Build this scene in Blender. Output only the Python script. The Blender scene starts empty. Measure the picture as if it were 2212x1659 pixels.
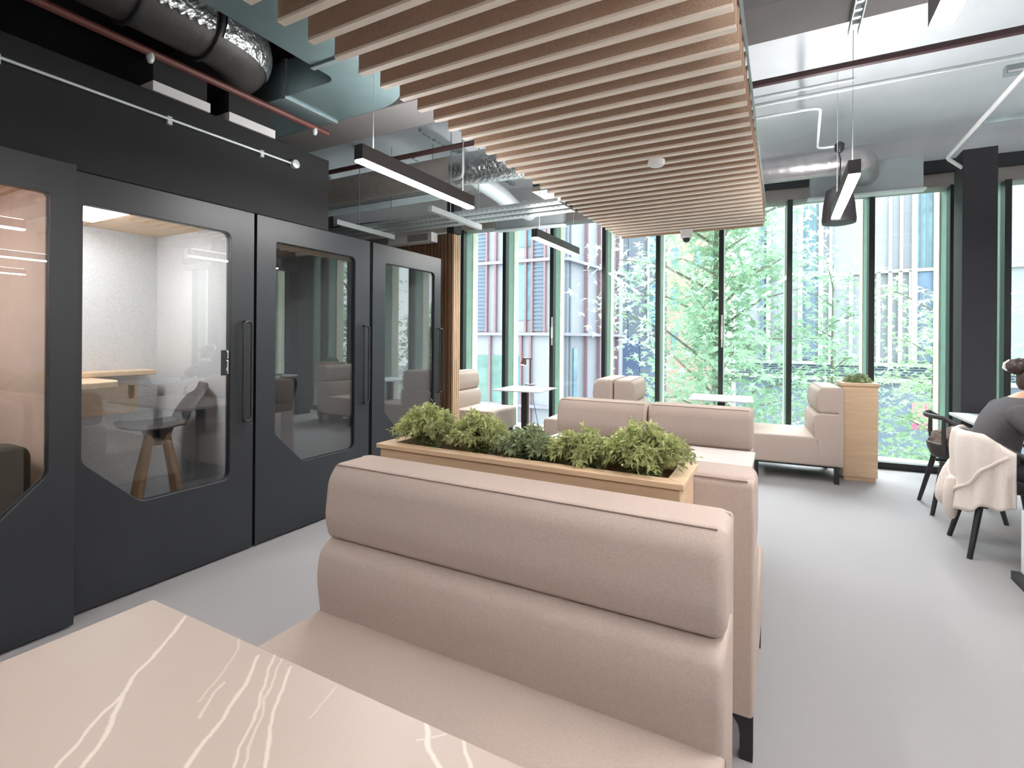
import bpy, bmesh, math, random
from mathutils import Vector, Matrix, noise
S = bpy.context.scene
COL = S.collection
PI = math.pi
rnd = random.Random(7)

# ------------------------------------------------------------------ camera
FPX, CX, CY = 1093.0, 1106.0, 733.0
ROLL, YAW = math.radians(0.42), math.radians(28.1)
CAMPOS = Vector((0, 0, 1.40))
FW = Vector((-math.sin(YAW), math.cos(YAW), 0)); RT = Vector((math.cos(YAW), math.sin(YAW), 0)); UP = Vector((0, 0, 1))
def pxdir(x, y):
    a, b = x-CX, y-CY; c, s = math.cos(ROLL), math.sin(ROLL)
    return FW*FPX + RT*(a*c+b*s) - UP*(-a*s+b*c)
def at(x, y, ax, v):
    d = pxdir(x, y); i = 'XYZ'.index(ax)
    return CAMPOS + d*((v-CAMPOS[i])/d[i])
def atd(x, y, d):
    return CAMPOS + pxdir(x, y)*(d/FPX)
def on_wall(x, y, P, Q):          # the point of the vertical wall through P, Q seen at a pixel
    d = pxdir(x, y); n = Vector((-(Q.y-P.y), Q.x-P.x, 0))
    return CAMPOS + d*(((P-CAMPOS).dot(n))/d.dot(n))

cd = bpy.data.cameras.new('camera'); cam = bpy.data.objects.new('camera', cd); COL.objects.link(cam)
cd.sensor_width = 36; cd.lens = FPX/2212*36; cd.shift_y = -(829.5-CY)/2212; cd.clip_start = 0.05; cd.clip_end = 300
cr, sr = math.cos(ROLL), math.sin(ROLL)
ax_, ay_, az_ = RT*cr+UP*sr, UP*cr-RT*sr, -FW
M = Matrix(((ax_.x, ay_.x, az_.x, 0), (ax_.y, ay_.y, az_.y, 0), (ax_.z, ay_.z, az_.z, 1.40), (0, 0, 0, 1)))
cam.matrix_world = M
S.camera = cam

# ------------------------------------------------------------------ materials
def lin(c):
    return tuple(((v/255)/12.92 if v/255 <= .04045 else ((v/255+.055)/1.055)**2.4) for v in c)
def newmat(name):
    m = bpy.data.materials.new(name); m.use_nodes = True
    nt = m.node_tree; b = nt.nodes['Principled BSDF']; return m, nt, b
def coord(nt, scale=(1, 1, 1)):
    tc = nt.nodes.new('ShaderNodeTexCoord'); mp = nt.nodes.new('ShaderNodeMapping'); mp.inputs['Scale'].default_value = scale
    nt.links.new(tc.outputs['Object'], mp.inputs['Vector']); return mp.outputs['Vector']
def mat(name, c, rough=.6, metal=0, var=.08, nscale=8, bump=0, bscale=200, stretch=(1, 1, 1), spec=.5, bdist=.002):
    m, nt, b = newmat(name); L = lin(c)
    v = coord(nt, stretch)
    n = nt.nodes.new('ShaderNodeTexNoise'); n.inputs['Scale'].default_value = nscale; n.inputs['Detail'].default_value = 5
    nt.links.new(v, n.inputs['Vector'])
    r = nt.nodes.new('ShaderNodeValToRGB')
    r.color_ramp.elements[0].color = (*[x*(1-var) for x in L], 1); r.color_ramp.elements[1].color = (*[min(1, x*(1+var)) for x in L], 1)
    r.color_ramp.elements[0].position = .3; r.color_ramp.elements[1].position = .7
    nt.links.new(n.outputs['Fac'], r.inputs['Fac']); nt.links.new(r.outputs['Color'], b.inputs['Base Color'])
    b.inputs['Roughness'].default_value = rough; b.inputs['Metallic'].default_value = metal
    b.inputs['Specular IOR Level'].default_value = spec
    if bump:
        n2 = nt.nodes.new('ShaderNodeTexNoise'); n2.inputs['Scale'].default_value = bscale; n2.inputs['Detail'].default_value = 3
        nt.links.new(v, n2.inputs['Vector'])
        bp = nt.nodes.new('ShaderNodeBump'); bp.inputs['Strength'].default_value = bump; bp.inputs['Distance'].default_value = bdist
        nt.links.new(n2.outputs['Fac'], bp.inputs['Height']); nt.links.new(bp.outputs['Normal'], b.inputs['Normal'])
    return m
def emis(name, c, s):
    m, nt, b = newmat(name)
    b.inputs['Base Color'].default_value = (*c, 1); b.inputs['Emission Color'].default_value = (*c, 1); b.inputs['Emission Strength'].default_value = s
    return m
def glassmat(name, tint, f0, rough=0.0):          # clear pane: transparent plus an angle-dependent mirror
    m = bpy.data.materials.new(name); m.use_nodes = True; nt = m.node_tree; nt.nodes.clear(); N = nt.nodes; Lk = nt.links
    o = N.new('ShaderNodeOutputMaterial'); t = N.new('ShaderNodeBsdfTransparent'); g = N.new('ShaderNodeBsdfGlossy')
    t.inputs['Color'].default_value = (*tint, 1); g.inputs['Roughness'].default_value = rough
    ge = N.new('ShaderNodeNewGeometry'); dt = N.new('ShaderNodeVectorMath'); dt.operation = 'DOT_PRODUCT'
    Lk.new(ge.outputs['Incoming'], dt.inputs[0]); Lk.new(ge.outputs['Normal'], dt.inputs[1])
    def mth(op, a, b=None):
        n = N.new('ShaderNodeMath'); n.operation = op
        for k, v in enumerate((a, b)):
            if v is None: continue
            if isinstance(v, (int, float)): n.inputs[k].default_value = v
            else: Lk.new(v, n.inputs[k])
        return n.outputs[0]
    c = mth('SUBTRACT', 1.0, mth('ABSOLUTE', dt.outputs['Value']))
    f = mth('ADD', f0, mth('MULTIPLY', 1-f0, mth('POWER', c, 5.0)))
    mx = N.new('ShaderNodeMixShader')
    Lk.new(f, mx.inputs['Fac']); Lk.new(t.outputs[0], mx.inputs[1]); Lk.new(g.outputs[0], mx.inputs[2]); Lk.new(mx.outputs[0], o.inputs[0])
    return m
def leafmat(name, c, var=.25, nscale=3, trans=.45):
    m, nt, b = newmat(name); L = lin(c); nt.nodes.remove(b)
    o = nt.nodes['Material Output']; v = coord(nt)
    n = nt.nodes.new('ShaderNodeTexNoise'); n.inputs['Scale'].default_value = nscale; n.inputs['Detail'].default_value = 4
    nt.links.new(v, n.inputs['Vector'])
    r = nt.nodes.new('ShaderNodeValToRGB'); r.color_ramp.elements[0].position = .32; r.color_ramp.elements[1].position = .68
    r.color_ramp.elements[0].color = (*[x*(1-var) for x in L], 1); r.color_ramp.elements[1].color = (*[min(1, x*(1+var)) for x in L], 1)
    nt.links.new(n.outputs['Fac'], r.inputs['Fac'])
    d = nt.nodes.new('ShaderNodeBsdfDiffuse'); t = nt.nodes.new('ShaderNodeBsdfTranslucent'); mx = nt.nodes.new('ShaderNodeMixShader')
    mx.inputs['Fac'].default_value = trans
    nt.links.new(r.outputs[0], d.inputs[0]); nt.links.new(r.outputs[0], t.inputs[0]); nt.links.new(d.outputs[0], mx.inputs[1]); nt.links.new(t.outputs[0], mx.inputs[2])
    nt.links.new(mx.outputs[0], o.inputs[0])
    return m
def woodmat(name, c, var=.16, stretch=(1.2, 14, 14), rough=.5, nscale=2.2):
    m, nt, b = newmat(name); L = lin(c); v = coord(nt, stretch)
    n = nt.nodes.new('ShaderNodeTexNoise'); n.inputs['Scale'].default_value = nscale; n.inputs['Detail'].default_value = 8; n.inputs['Distortion'].default_value = .6
    nt.links.new(v, n.inputs['Vector'])
    r = nt.nodes.new('ShaderNodeValToRGB'); r.color_ramp.elements[0].position = .3; r.color_ramp.elements[1].position = .72
    r.color_ramp.elements[0].color = (L[0]*(1-var), L[1]*(1-var*1.1), L[2]*(1-var*1.2), 1); r.color_ramp.elements[1].color = (*[min(1, x*(1+var*.6)) for x in L], 1)
    nt.links.new(n.outputs['Fac'], r.inputs['Fac']); nt.links.new(r.outputs[0], b.inputs['Base Color']); b.inputs['Roughness'].default_value = rough
    return m
def veinmat(name, base, vein, lines, wid=.006):
    m, nt, b = newmat(name); N = nt.nodes; Lk = nt.links
    tc = N.new('ShaderNodeTexCoord'); nz = N.new('ShaderNodeTexNoise'); nz.inputs['Scale'].default_value = 14; nz.inputs['Detail'].default_value = 4
    Lk.new(tc.outputs['Object'], nz.inputs['Vector'])
    sub = N.new('ShaderNodeVectorMath'); sub.operation = 'SUBTRACT'; sub.inputs[1].default_value = (.5, .5, .5); Lk.new(nz.outputs['Color'], sub.inputs[0])
    sc = N.new('ShaderNodeVectorMath'); sc.operation = 'SCALE'; sc.inputs['Scale'].default_value = .022; Lk.new(sub.outputs[0], sc.inputs[0])
    ad = N.new('ShaderNodeVectorMath'); ad.operation = 'ADD'; Lk.new(tc.outputs['Object'], ad.inputs[0]); Lk.new(sc.outputs[0], ad.inputs[1])
    flat = N.new('ShaderNodeVectorMath'); flat.operation = 'MULTIPLY'; flat.inputs[1].default_value = (1, 1, 0); Lk.new(ad.outputs[0], flat.inputs[0])
    total = None
    for pts, w, amp in lines:
        for p, q in zip(pts[:-1], pts[1:]):
            ba = Vector((q[0]-p[0], q[1]-p[1], 0)); l2 = ba.length_squared
            pa = N.new('ShaderNodeVectorMath'); pa.operation = 'SUBTRACT'; pa.inputs[1].default_value = (p[0], p[1], 0); Lk.new(flat.outputs[0], pa.inputs[0])
            dt = N.new('ShaderNodeVectorMath'); dt.operation = 'DOT_PRODUCT'; dt.inputs[1].default_value = ba/l2; Lk.new(pa.outputs[0], dt.inputs[0])
            cl = N.new('ShaderNodeClamp'); Lk.new(dt.outputs['Value'], cl.inputs['Value'])
            pr = N.new('ShaderNodeVectorMath'); pr.operation = 'SCALE'; pr.inputs[0].default_value = ba; Lk.new(cl.outputs[0], pr.inputs['Scale'])
            ds = N.new('ShaderNodeVectorMath'); ds.operation = 'DISTANCE'; Lk.new(pa.outputs[0], ds.inputs[0]); Lk.new(pr.outputs[0], ds.inputs[1])
            mr = N.new('ShaderNodeMapRange'); mr.inputs['From Min'].default_value = w*.35; mr.inputs['From Max'].default_value = w
            mr.inputs['To Min'].default_value = amp; mr.inputs['To Max'].default_value = 0; Lk.new(ds.outputs['Value'], mr.inputs['Value'])
            if total is None: total = mr.outputs[0]
            else:
                mxn = N.new('ShaderNodeMath'); mxn.operation = 'MAXIMUM'; Lk.new(total, mxn.inputs[0]); Lk.new(mr.outputs[0], mxn.inputs[1]); total = mxn.outputs[0]
    n2 = N.new('ShaderNodeTexNoise'); n2.inputs['Scale'].default_value = 3; n2.inputs['Detail'].default_value = 6; Lk.new(tc.outputs['Object'], n2.inputs['Vector'])
    r = N.new('ShaderNodeValToRGB'); B = lin(base)
    r.color_ramp.elements[0].color = (*[x*.93 for x in B], 1); r.color_ramp.elements[1].color = (*[x*1.06 for x in B], 1); Lk.new(n2.outputs['Fac'], r.inputs['Fac'])
    mix = N.new('ShaderNodeMix'); mix.data_type = 'RGBA'; mix.inputs['B'].default_value = (*lin(vein), 1)
    Lk.new(r.outputs[0], mix.inputs['A'])
    if total is not None: Lk.new(total, mix.inputs['Factor'])
    Lk.new(mix.outputs['Result'], b.inputs['Base Color']); b.inputs['Roughness'].default_value = .42
    return m

FAB = mat('fabric', (184, 168, 158), .95, var=.06, nscale=160, bump=.35, bscale=700, spec=.15)
SEAM = mat('seam', (140, 122, 112), .95, spec=.1)
BLK = mat('black_metal', (34, 34, 37), .45)
BOOTH = mat('booth_black', (44, 47, 52), .38, var=.05)
BOOTHIN = mat('booth_felt', (205, 207, 210), .95, var=.1, nscale=90, bump=.4, bscale=300, spec=.1)
BEIGEREF = mat('beige_reflection', (196, 176, 166), .9, var=.05)  # lining tone stands in for a warm reflection on the glass
OLIVE = mat('olive_fabric', (74, 72, 58), .95, var=.1)
OAK = woodmat('oak', (214, 184, 152), .13)
BATTENLIT = woodmat('batten_lit', (214, 184, 152), .13, (14, 14, 1.2))
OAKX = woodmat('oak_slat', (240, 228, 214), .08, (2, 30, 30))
SLATBR = mat('slat_brown', (182, 156, 136), .95, var=.22, nscale=240, spec=.1)  # brown for slat sides and end slat, darker than the bottom strips
WALN = woodmat('brown_timber', (128, 98, 74), .18, (14, 14, 1.2))
CARPET = mat('carpet', (156, 153, 154), 1.0, var=.06, nscale=420, bump=.4, bscale=900, spec=.05)
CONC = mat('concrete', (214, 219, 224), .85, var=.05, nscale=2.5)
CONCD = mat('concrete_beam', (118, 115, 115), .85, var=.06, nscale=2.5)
DARKCEIL = mat('dark_soffit', (38, 38, 41), .8)
WHITEW = mat('white_paint', (226, 226, 226), .7, var=.02)
WARMW = mat('warm_wall', (205, 190, 178), .8, var=.03)
GREYP = mat('grey_trim', (150, 146, 142), .6)
BLKP = mat('black_trim', (36, 37, 42), .5)
BULK = mat('bulkhead_black', (24, 23, 27), .75, var=.05)
DKWALL = mat('dark_wall', (44, 43, 48), .7, var=.05)
MULL = mat('mullion_black', (30, 36, 38), .4)
SAGE = mat('sage_fin', (126, 158, 146), .5)
CREAM = mat('cream_fin', (226, 224, 206), .6)
STEEL = mat('galvanised', (168, 182, 184), .42, metal=.75, var=.12, nscale=14)
STEELW = mat('steel_light', (205, 214, 216), .45, metal=.35, var=.06)
DUCTG = mat('galvanised_duct', (150, 174, 176), .4, metal=.75, var=.08, nscale=5)
FOIL = mat('foil', (226, 230, 232), .3, metal=.95, var=.1, nscale=20, bump=1.0, bscale=26, bdist=.02)
INSUL = mat('duct_wrap', (172, 166, 160), .7, var=.1, nscale=12, bump=.5, bscale=30, bdist=.01)
FCU = mat('fan_coil_grey', (150, 160, 162), .5, metal=.3, var=.05)
REDP = mat('red_pipe', (98, 52, 46), .5)
DREDP = mat('dark_red_pipe', (70, 48, 48), .55)
WHITEP = mat('white_plastic', (232, 232, 232), .4, var=.02)
LAMPB = mat('lamp_body', (70, 66, 68), .45)
DIFF = emis('diffuser', (1, .97, .95), 92)
UPFILL = emis('added_uplight', (1, .98, .97), 58)
BOOTHL = emis('booth_light', (1, .98, .95), 27)
BULB = emis('desk_bulb', (1, .93, .85), 6)
WGLASS = glassmat('window_glass', (.96, .99, .985), .04)
BGLASS = glassmat('booth_glass', (.80, .81, .815), .11)
TABLEW = mat('white_laminate', (208, 212, 214), .5, var=.02)
PLAST = mat('grey_shell', (56, 56, 60), .5, var=.06)
SHELLB = mat('black_shell', (52, 50, 50), .45)
LEGW = woodmat('oak_leg', (196, 158, 118), .12, (14, 14, 1.2))
SOIL = mat('pebbles', (176, 166, 156), .9, var=.3, nscale=60)
POT = mat('black_pot', (46, 46, 50), .6)
FERN = leafmat('fern_leaf', (186, 192, 138), .3, 9, .35)
FERN2 = leafmat('fern_leaf_dull', (160, 172, 134), .3, 9, .35)
TREE = leafmat('tree_leaf', (168, 196, 170), .3, 1.3, .5)
TREE2 = leafmat('tree_leaf_yellow', (174, 200, 166), .3, 1.3, .5)
BARK = mat('bark', (128, 124, 114), .9, var=.2, nscale=12)
SKIN = mat('skin', (216, 168, 146), .55, var=.05)
HAIR = mat('hair', (64, 46, 44), .5, var=.3, nscale=60)
TEE = mat('grey_tee', (84, 80, 84), .95, var=.06, nscale=40)
TROU = mat('dark_trousers', (48, 48, 54), .95)
CARDI = mat('cream_knit', (226, 214, 206), .98, var=.05, nscale=80, bump=.4, bscale=500, spec=.1)
FUR = mat('brown_coat', (120, 104, 94), .98, var=.3, nscale=26, bump=.8, bscale=90, bdist=.01)

# ------------------------------------------------------------------ mesh helpers
class MB:
    def __init__(s): s.v = []; s.f = []; s.mi = []; s.cur = 0
    def add(s, vs, fs, mtx=None):
        o = len(s.v)
        s.v += [(mtx @ Vector(p)) if mtx else Vector(p) for p in vs]
        for f in fs: s.f.append([i+o for i in f]); s.mi.append(s.cur)
        return s
    def box(s, x0, x1, y0, y1, z0, z1, mtx=None):
        vs = [(x, y, z) for z in (z0, z1) for y in (y0, y1) for x in (x0, x1)]
        return s.add(vs, [(0, 2, 3, 1), (4, 5, 7, 6), (0, 1, 5, 4), (2, 6, 7, 3), (0, 4, 6, 2), (1, 3, 7, 5)], mtx)
    def cbox(s, c, sz, mtx=None):
        return s.box(c[0]-sz[0]/2, c[0]+sz[0]/2, c[1]-sz[1]/2, c[1]+sz[1]/2, c[2]-sz[2]/2, c[2]+sz[2]/2, mtx)
    def bar(s, p, q, w, h, up=(0, 0, 1)):                 # box of section w x h from p to q
        p, q = Vector(p), Vector(q); d = (q-p); L = d.length; d.normalize(); u = Vector(up)
        if abs(d.dot(u)) > .99: u = Vector((0, 1, 0))
        sd = d.cross(u).normalized(); uu = sd.cross(d)
        m = Matrix((( sd.x, uu.x, d.x, p.x), (sd.y, uu.y, d.y, p.y), (sd.z, uu.z, d.z, p.z), (0, 0, 0, 1)))
        return s.box(-w/2, w/2, -h/2, h/2, 0, L, m)
    def tube(s, pts, r, n=10, cap=True, closed=False):
        pts = [Vector(p) for p in pts]; rs = r if isinstance(r, (list, tuple)) else [r]*len(pts); k = len(pts)
        rings = []; prev = None
        for i, p in enumerate(pts):
            if closed: t = (pts[(i+1) % k]-pts[i-1])
            else: t = pts[min(i+1, k-1)]-pts[max(i-1, 0)]
            t.normalize()
            if prev is None:
                a = Vector((0, 0, 1)) if abs(t.z) < .9 else Vector((1, 0, 0)); u = t.cross(a).normalized()
            else:
                u = (prev - t*prev.dot(t)).normalized()
            prev = u; w = t.cross(u)
            rings.append([p+(u*math.cos(2*PI*j/n)+w*math.sin(2*PI*j/n))*rs[i] for j in range(n)])
        vs = [v for rg in rings for v in rg]; fs = []
        for i in range(k if closed else k-1):
            a, b = i*n, ((i+1) % k)*n
            for j in range(n): fs.append((a+j, a+(j+1) % n, b+(j+1) % n, b+j))
        if cap and not closed: fs += [tuple(reversed(range(n))), tuple(range((k-1)*n, k*n))]
        return s.add(vs, fs)
    def lathe(s, prof, c=(0, 0, 0), n=24, mtx=None):
        vs = []; fs = []
        for (r, z) in prof: vs += [(c[0]+r*math.cos(2*PI*j/n), c[1]+r*math.sin(2*PI*j/n), c[2]+z) for j in range(n)]
        for i in range(len(prof)-1):
            for j in range(n): fs.append((i*n+j, i*n+(j+1) % n, (i+1)*n+(j+1) % n, (i+1)*n+j))
        fs += [tuple(reversed(range(n))), tuple(range((len(prof)-1)*n, len(prof)*n))]
        return s.add(vs, fs, mtx)
    def prism(s, poly, a0, a1, axis='X', mtx=None):       # poly of 2D points extruded along an axis
        n = len(poly)
        def P(u, v, a): return {'X': (a, u, v), 'Y': (u, a, v), 'Z': (u, v, a)}[axis]
        vs = [P(u, v, a0) for u, v in poly]+[P(u, v, a1) for u, v in poly]
        fs = [tuple(reversed(range(n))), tuple(range(n, 2*n))]+[(i, (i+1) % n, n+(i+1) % n, n+i) for i in range(n)]
        return s.add(vs, fs, mtx)
    def rprism(s, poly, W, r, seg=5):                     # along X, centred, ends rounded by r
        cy = (max(p[0] for p in poly)+min(p[0] for p in poly))/2; cz = (max(p[1] for p in poly)+min(p[1] for p in poly))/2
        hy = max(p[0] for p in poly)-cy; hz = max(p[1] for p in poly)-cz; n = len(poly)
        xs = []
        for k in range(seg+1):
            a = PI/2*k/seg; xs.append((-W/2+r*(1-math.sin(a)), r*(1-math.cos(a))))
        xs = [(-W/2+r*(1-math.sin(PI/2*k/seg)), r*(1-math.cos(PI/2*(1-k/seg)))*0+r*(1-math.sin(PI/2*k/seg))*0) for k in range(0)] or \
             [(-W/2+r*(1-math.cos(PI/2*k/seg)), r*(1-math.sin(PI/2*k/seg))) for k in range(seg+1)]
        secs = xs+[(-x, i) for x, i in reversed(xs)]
        vs = []
        for x, ins in secs:
            vs += [(x, cy+(p[0]-cy)*(1-ins/hy), cz+(p[1]-cz)*(1-ins/hz)) for p in poly]
        fs = [tuple(range(n)), tuple(reversed(range((len(secs)-1)*n, len(secs)*n)))]
        for i in range(len(secs)-1):
            for j in range(n): fs.append((i*n+j, (i+1)*n+j, (i+1)*n+(j+1) % n, i*n+(j+1) % n))
        return s.add(vs, fs)
    def grid(s, fn, nu, nv, wrap=False):
        vs = [fn(i/nu, j/nv) for i in range(nu if wrap else nu+1) for j in range(nv+1)]; fs = []
        w = nv+1; m = nu if wrap else nu+1
        for i in range(nu):
            for j in range(nv):
                a, b = i*w, ((i+1) % m)*w; fs.append((a+j, b+j, b+j+1, a+j+1))
        return s.add(vs, fs)
    def build(s, name, mats, parent=None, world=False, bevel=0, bseg=2, smooth=35, fix=True):
        me = bpy.data.meshes.new(name)
        vs = s.v
        if world and parent is not None:
            pm = parent_matrix(parent).inverted(); vs = [pm @ v for v in vs]
        me.from_pydata([tuple(v) for v in vs], [], s.f)
        for m in (mats if isinstance(mats, (list, tuple)) else [mats]): me.materials.append(m)
        me.polygons.foreach_set('material_index', s.mi)
        if fix:
            bm = bmesh.new(); bm.from_mesh(me); bmesh.ops.recalc_face_normals(bm, faces=bm.faces); bm.to_mesh(me); bm.free()
        if smooth:
            me.polygons.foreach_set('use_smooth', [True]*len(me.polygons)); me.set_sharp_from_angle(angle=math.radians(smooth))
        o = bpy.data.objects.new(name, me); COL.objects.link(o)
        if parent is not None: o.parent = parent
        if bevel:
            b = o.modifiers.new('bevel', 'BEVEL'); b.width = bevel; b.segments = bseg; b.limit_method = 'ANGLE'; b.angle_limit = math.radians(40)
        me.update(); return o
def parent_matrix(o):
    m = Matrix.Translation(o.location) @ o.rotation_euler.to_matrix().to_4x4()
    return parent_matrix(o.parent) @ m if o.parent else m
def thing(name, label, cat, loc=(0, 0, 0), rotz=0, group=None):
    o = bpy.data.objects.new(name, None); COL.objects.link(o); o.empty_display_size = .1
    o.location = loc; o.rotation_euler = (0, 0, rotz); o['label'] = label; o['category'] = cat
    if group: o['group'] = group
    return o
def tag(o, label, cat, group=None, kind=None):
    o['label'] = label; o['category'] = cat
    if group: o['group'] = group
    if kind: o['kind'] = kind
    return o
def struct(o): o['kind'] = 'structure'; return o
def copy_tree(o, parent=None):
    c = o.copy(); COL.objects.link(c)
    if parent is not None: c.parent = parent
    for ch in list(o.children): copy_tree(ch, c)
    return c
def rpoly(pts, rad, n=5):                                # polygon with rounded corners
    out = []; k = len(pts)
    for i in range(k):
        p = Vector(pts[i]); a = Vector(pts[i-1]); b = Vector(pts[(i+1) % k]); r = rad[i] if isinstance(rad, (list, tuple)) else rad
        da = (a-p); db = (b-p); la, lb = da.length, db.length; da.normalize(); db.normalize()
        if r <= 0: out.append(tuple(p)); continue
        r = min(r, la*.49, lb*.49)
        p0, p1 = p+da*r, p+db*r
        for j in range(n+1):
            t = j/n; out.append(tuple(p0*(1-t)**2+p*2*t*(1-t)+p1*t*t))
    return out
def arc(c, r, a0, a1, n, plane='XY', z=0):
    P = []
    for i in range(n+1):
        a = a0+(a1-a0)*i/n; u, v = c[0]+r*math.cos(a), c[1]+r*math.sin(a)
        P.append({'XY': (u, v, z), 'XZ': (u, z, v), 'YZ': (z, u, v)}[plane])
    return P

# ------------------------------------------------------------------ window wall frame (turned 4 degrees)
PHI = math.radians(4.0); WO = Vector((0, 6.835, 0)); WE = Vector((math.cos(PHI), math.sin(PHI), 0)); WN = Vector((-math.sin(PHI), math.cos(PHI), 0))
WM = Matrix(((WE.x, WN.x, 0, WO.x), (WE.y, WN.y, 0, WO.y), (0, 0, 1, 0), (0, 0, 0, 1)))
def win_e(px):          # position along the window wall seen at a pixel column
    p = on_wall(px, 735, WO, WO+WE); return (p-WO).dot(WE)

# ================================================================== SETTING
struct(MB().box(-7, 7, -5, 7.6, -.2, 0).build('floor', CARPET))
struct(MB().box(-7, 7, -5, 7.6, 3.6, 3.8).build('ceiling', CONC))
struct(MB().box(-7, -6.9, -5, 7.6, 0, 3.6).build('wall_left', DKWALL))
struct(MB().box(6.9, 7, -5, 7.6, 0, 3.6).build('wall_right', WARMW))
struct(MB().box(-7, 7, -5, -4.9, 0, 3.6).build('wall_back', mat('back_wall', (110, 104, 100), .8)))
struct(MB().box(-4.5, -3.1, -4.9, 2.78, 2.227, 2.77).build('wall_bulkhead', BULK, bevel=.004))
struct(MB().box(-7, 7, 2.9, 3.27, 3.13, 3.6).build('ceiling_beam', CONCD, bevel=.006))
struct(MB().box(-6.9, -1.78, -4.9, 2.9, 3.42, 3.5).build('trim_1', DARKCEIL))
# upper band over the glass
mb = MB(); mb.box(-7.2, 7.2, -.06, .25, 3.33, 3.62, WM); struct(mb.build('wall_window', CONC))
mb = MB(); mb.box(-7.2, 7.2, -.10, .2, 3.2, 3.33, WM); struct(mb.build('trim_2', BLKP))
mb = MB(); mb.box(-7.2, 7.2, -.04, .2, 3.06, 3.2, WM); struct(mb.build('trim_3', GREYP))
mb = MB(); mb.box(-7.2, 7.2, -.05, .06, 0, .075, WM); struct(mb.build('trim_4', BLKP, bevel=.004))
mb = MB(); mb.box(-7.2, 7.2, .06, .30, -.1, .06, WM); struct(mb.build('trim_5', WHITEW))

edges = [win_e(x) for x in (1000, 1091, 1193, 1305, 1421, 1557, 1704, 1880)]
step = (edges[-1]-edges[0])/7
edges = [edges[0]-step*2, edges[0]-step]+edges+[edges[-1]+.735]
edges += [edges[-1]+.42+k*step for k in range(0, 7)]
for i in range(len(edges)):
    e = edges[i]
    if i == len(edges)-8: wdt = .10
    else: wdt = .055
    w = bpy.data.objects.new('window_%d' % (i+1), None); COL.objects.link(w); struct(w)
    mb = MB(); mb.box(e-wdt/2, e+wdt/2, -.05, .06, .07, 3.07, WM); mb.build('window_mullion', MULL, w, bevel=.003)
    mb = MB(); mb.box(e-wdt*.42, e+wdt*.42, .06, .25, -.1, 3.2, WM); mb.build('window_fin', SAGE, w, bevel=.003)
    mb = MB(); mb.box(e-wdt*.55, e+wdt*.55, .25, .42, -.1, 3.2, WM); mb.build('fin_cap', CREAM, w, bevel=.003)
    if i < len(edges)-1:
        e2 = edges[i+1]
        mb = MB(); mb.box(e+wdt/2, e2-.0275, .0, .012, .075, 3.06, WM); mb.build('glass_pane', WGLASS, w, smooth=0)
    if i in (4, 7):
        mb = MB(); mb.box(e+.006, e+.022, -.066, -.05, 1.32, 1.72, WM); mb.box(e+.002, e+.026, -.075, -.05, 1.42, 1.58, WM); mb.build('window_handle', WHITEP, w, bevel=.003)

# column by the window and its boxed head
struct(MB().box(1.51, 1.765, 6.28, 6.56, 0, 3.24).build('column', DKWALL, bevel=.006))
struct(MB().box(3.9, 4.2, 6.3, 6.6, 0, 3.6).build('column', DKWALL, bevel=.006))

# timber screen beside the last booth: wall panel with battens
sc = thing('timber_screen', 'brown slatted timber screen wall end beside the last phone booth', 'screen', (-4.3, 4.93, 0))
MB().box(-5.9, -3.425, 4.93, 5.03, 0, 2.64).build('panel', WALN, sc, world=True)
for k in range(32):
    x = -3.46-k*.05
    MB().box(x-.016, x+.016, 4.895, 4.93, 0, 2.64).build('batten', WALN, sc, world=True)
for k in range(4):
    y = 4.905+k*.036
    MB().box(-3.425, -3.395, y, y+.024, 0, 2.63).build('batten', BATTENLIT, sc, world=True, bevel=.003)  # end battens coloured paler to give the window light on them
MB().box(-3.49, -3.39, 4.89, 5.05, 2.64, 3.2).build('head_block', DKWALL, sc, world=True)

# ================================================================== PHONE BOOTHS
def ring_panel(mb, X, th, y0, y1, z0, z1, inner):        # plate in the YZ plane with an opening
    cy = sum(p[0] for p in inner)/len(inner); cz = sum(p[1] for p in inner)/len(inner)
    def hit(ang):
        d = Vector((math.cos(ang), math.sin(ang))); best = None
        n = len(inner)
        for i in range(n):
            a = Vector(inner[i])-Vector((cy, cz)); b = Vector(inner[(i+1) % n])-Vector((cy, cz)); e = b-a
            den = d.x*e.y-d.y*e.x
            if abs(den) < 1e-9: continue
            t = (a.x*e.y-a.y*e.x)/den; u = (a.x*d.y-a.y*d.x)/den
            if t > 0 and -1e-6 <= u <= 1+1e-6: best = t if best is None else max(best, t)
        return Vector((cy, cz))+d*best
    angs = [math.atan2(p[1]-cz, p[0]-cy) for p in inner]
    cor = [math.atan2(b-cz, a-cy) for a in (y0, y1) for b in (z0, z1)]
    pts = [(a, p) for a, p in zip(angs, inner)]+[(a, tuple(hit(a))) for a in cor]
    pts.sort()
    I = [p for _, p in pts]; O = []
    for a, _ in pts:
        dx, dz = math.cos(a), math.sin(a)
        t = min([((y1 if dx > 0 else y0)-cy)/dx if abs(dx) > 1e-9 else 1e9, ((z1 if dz > 0 else z0)-cz)/dz if abs(dz) > 1e-9 else 1e9])
        O.append((cy+dx*t, cz+dz*t))
    n = len(I)
    vs = [(X, *p) for p in O]+[(X, *p) for p in I]+[(X-th, *p) for p in O]+[(X-th, *p) for p in I]; fs = []
    for i in range(n):
        j = (i+1) % n
        fs += [(i, j, n+j, n+i), (2*n+i, 3*n+i, 3*n+j, 2*n+j), (n+i, n+j, 3*n+j, 3*n+i), (i, 2*n+i, 2*n+j, j)]
    mb.add(vs, fs); return mb
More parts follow.
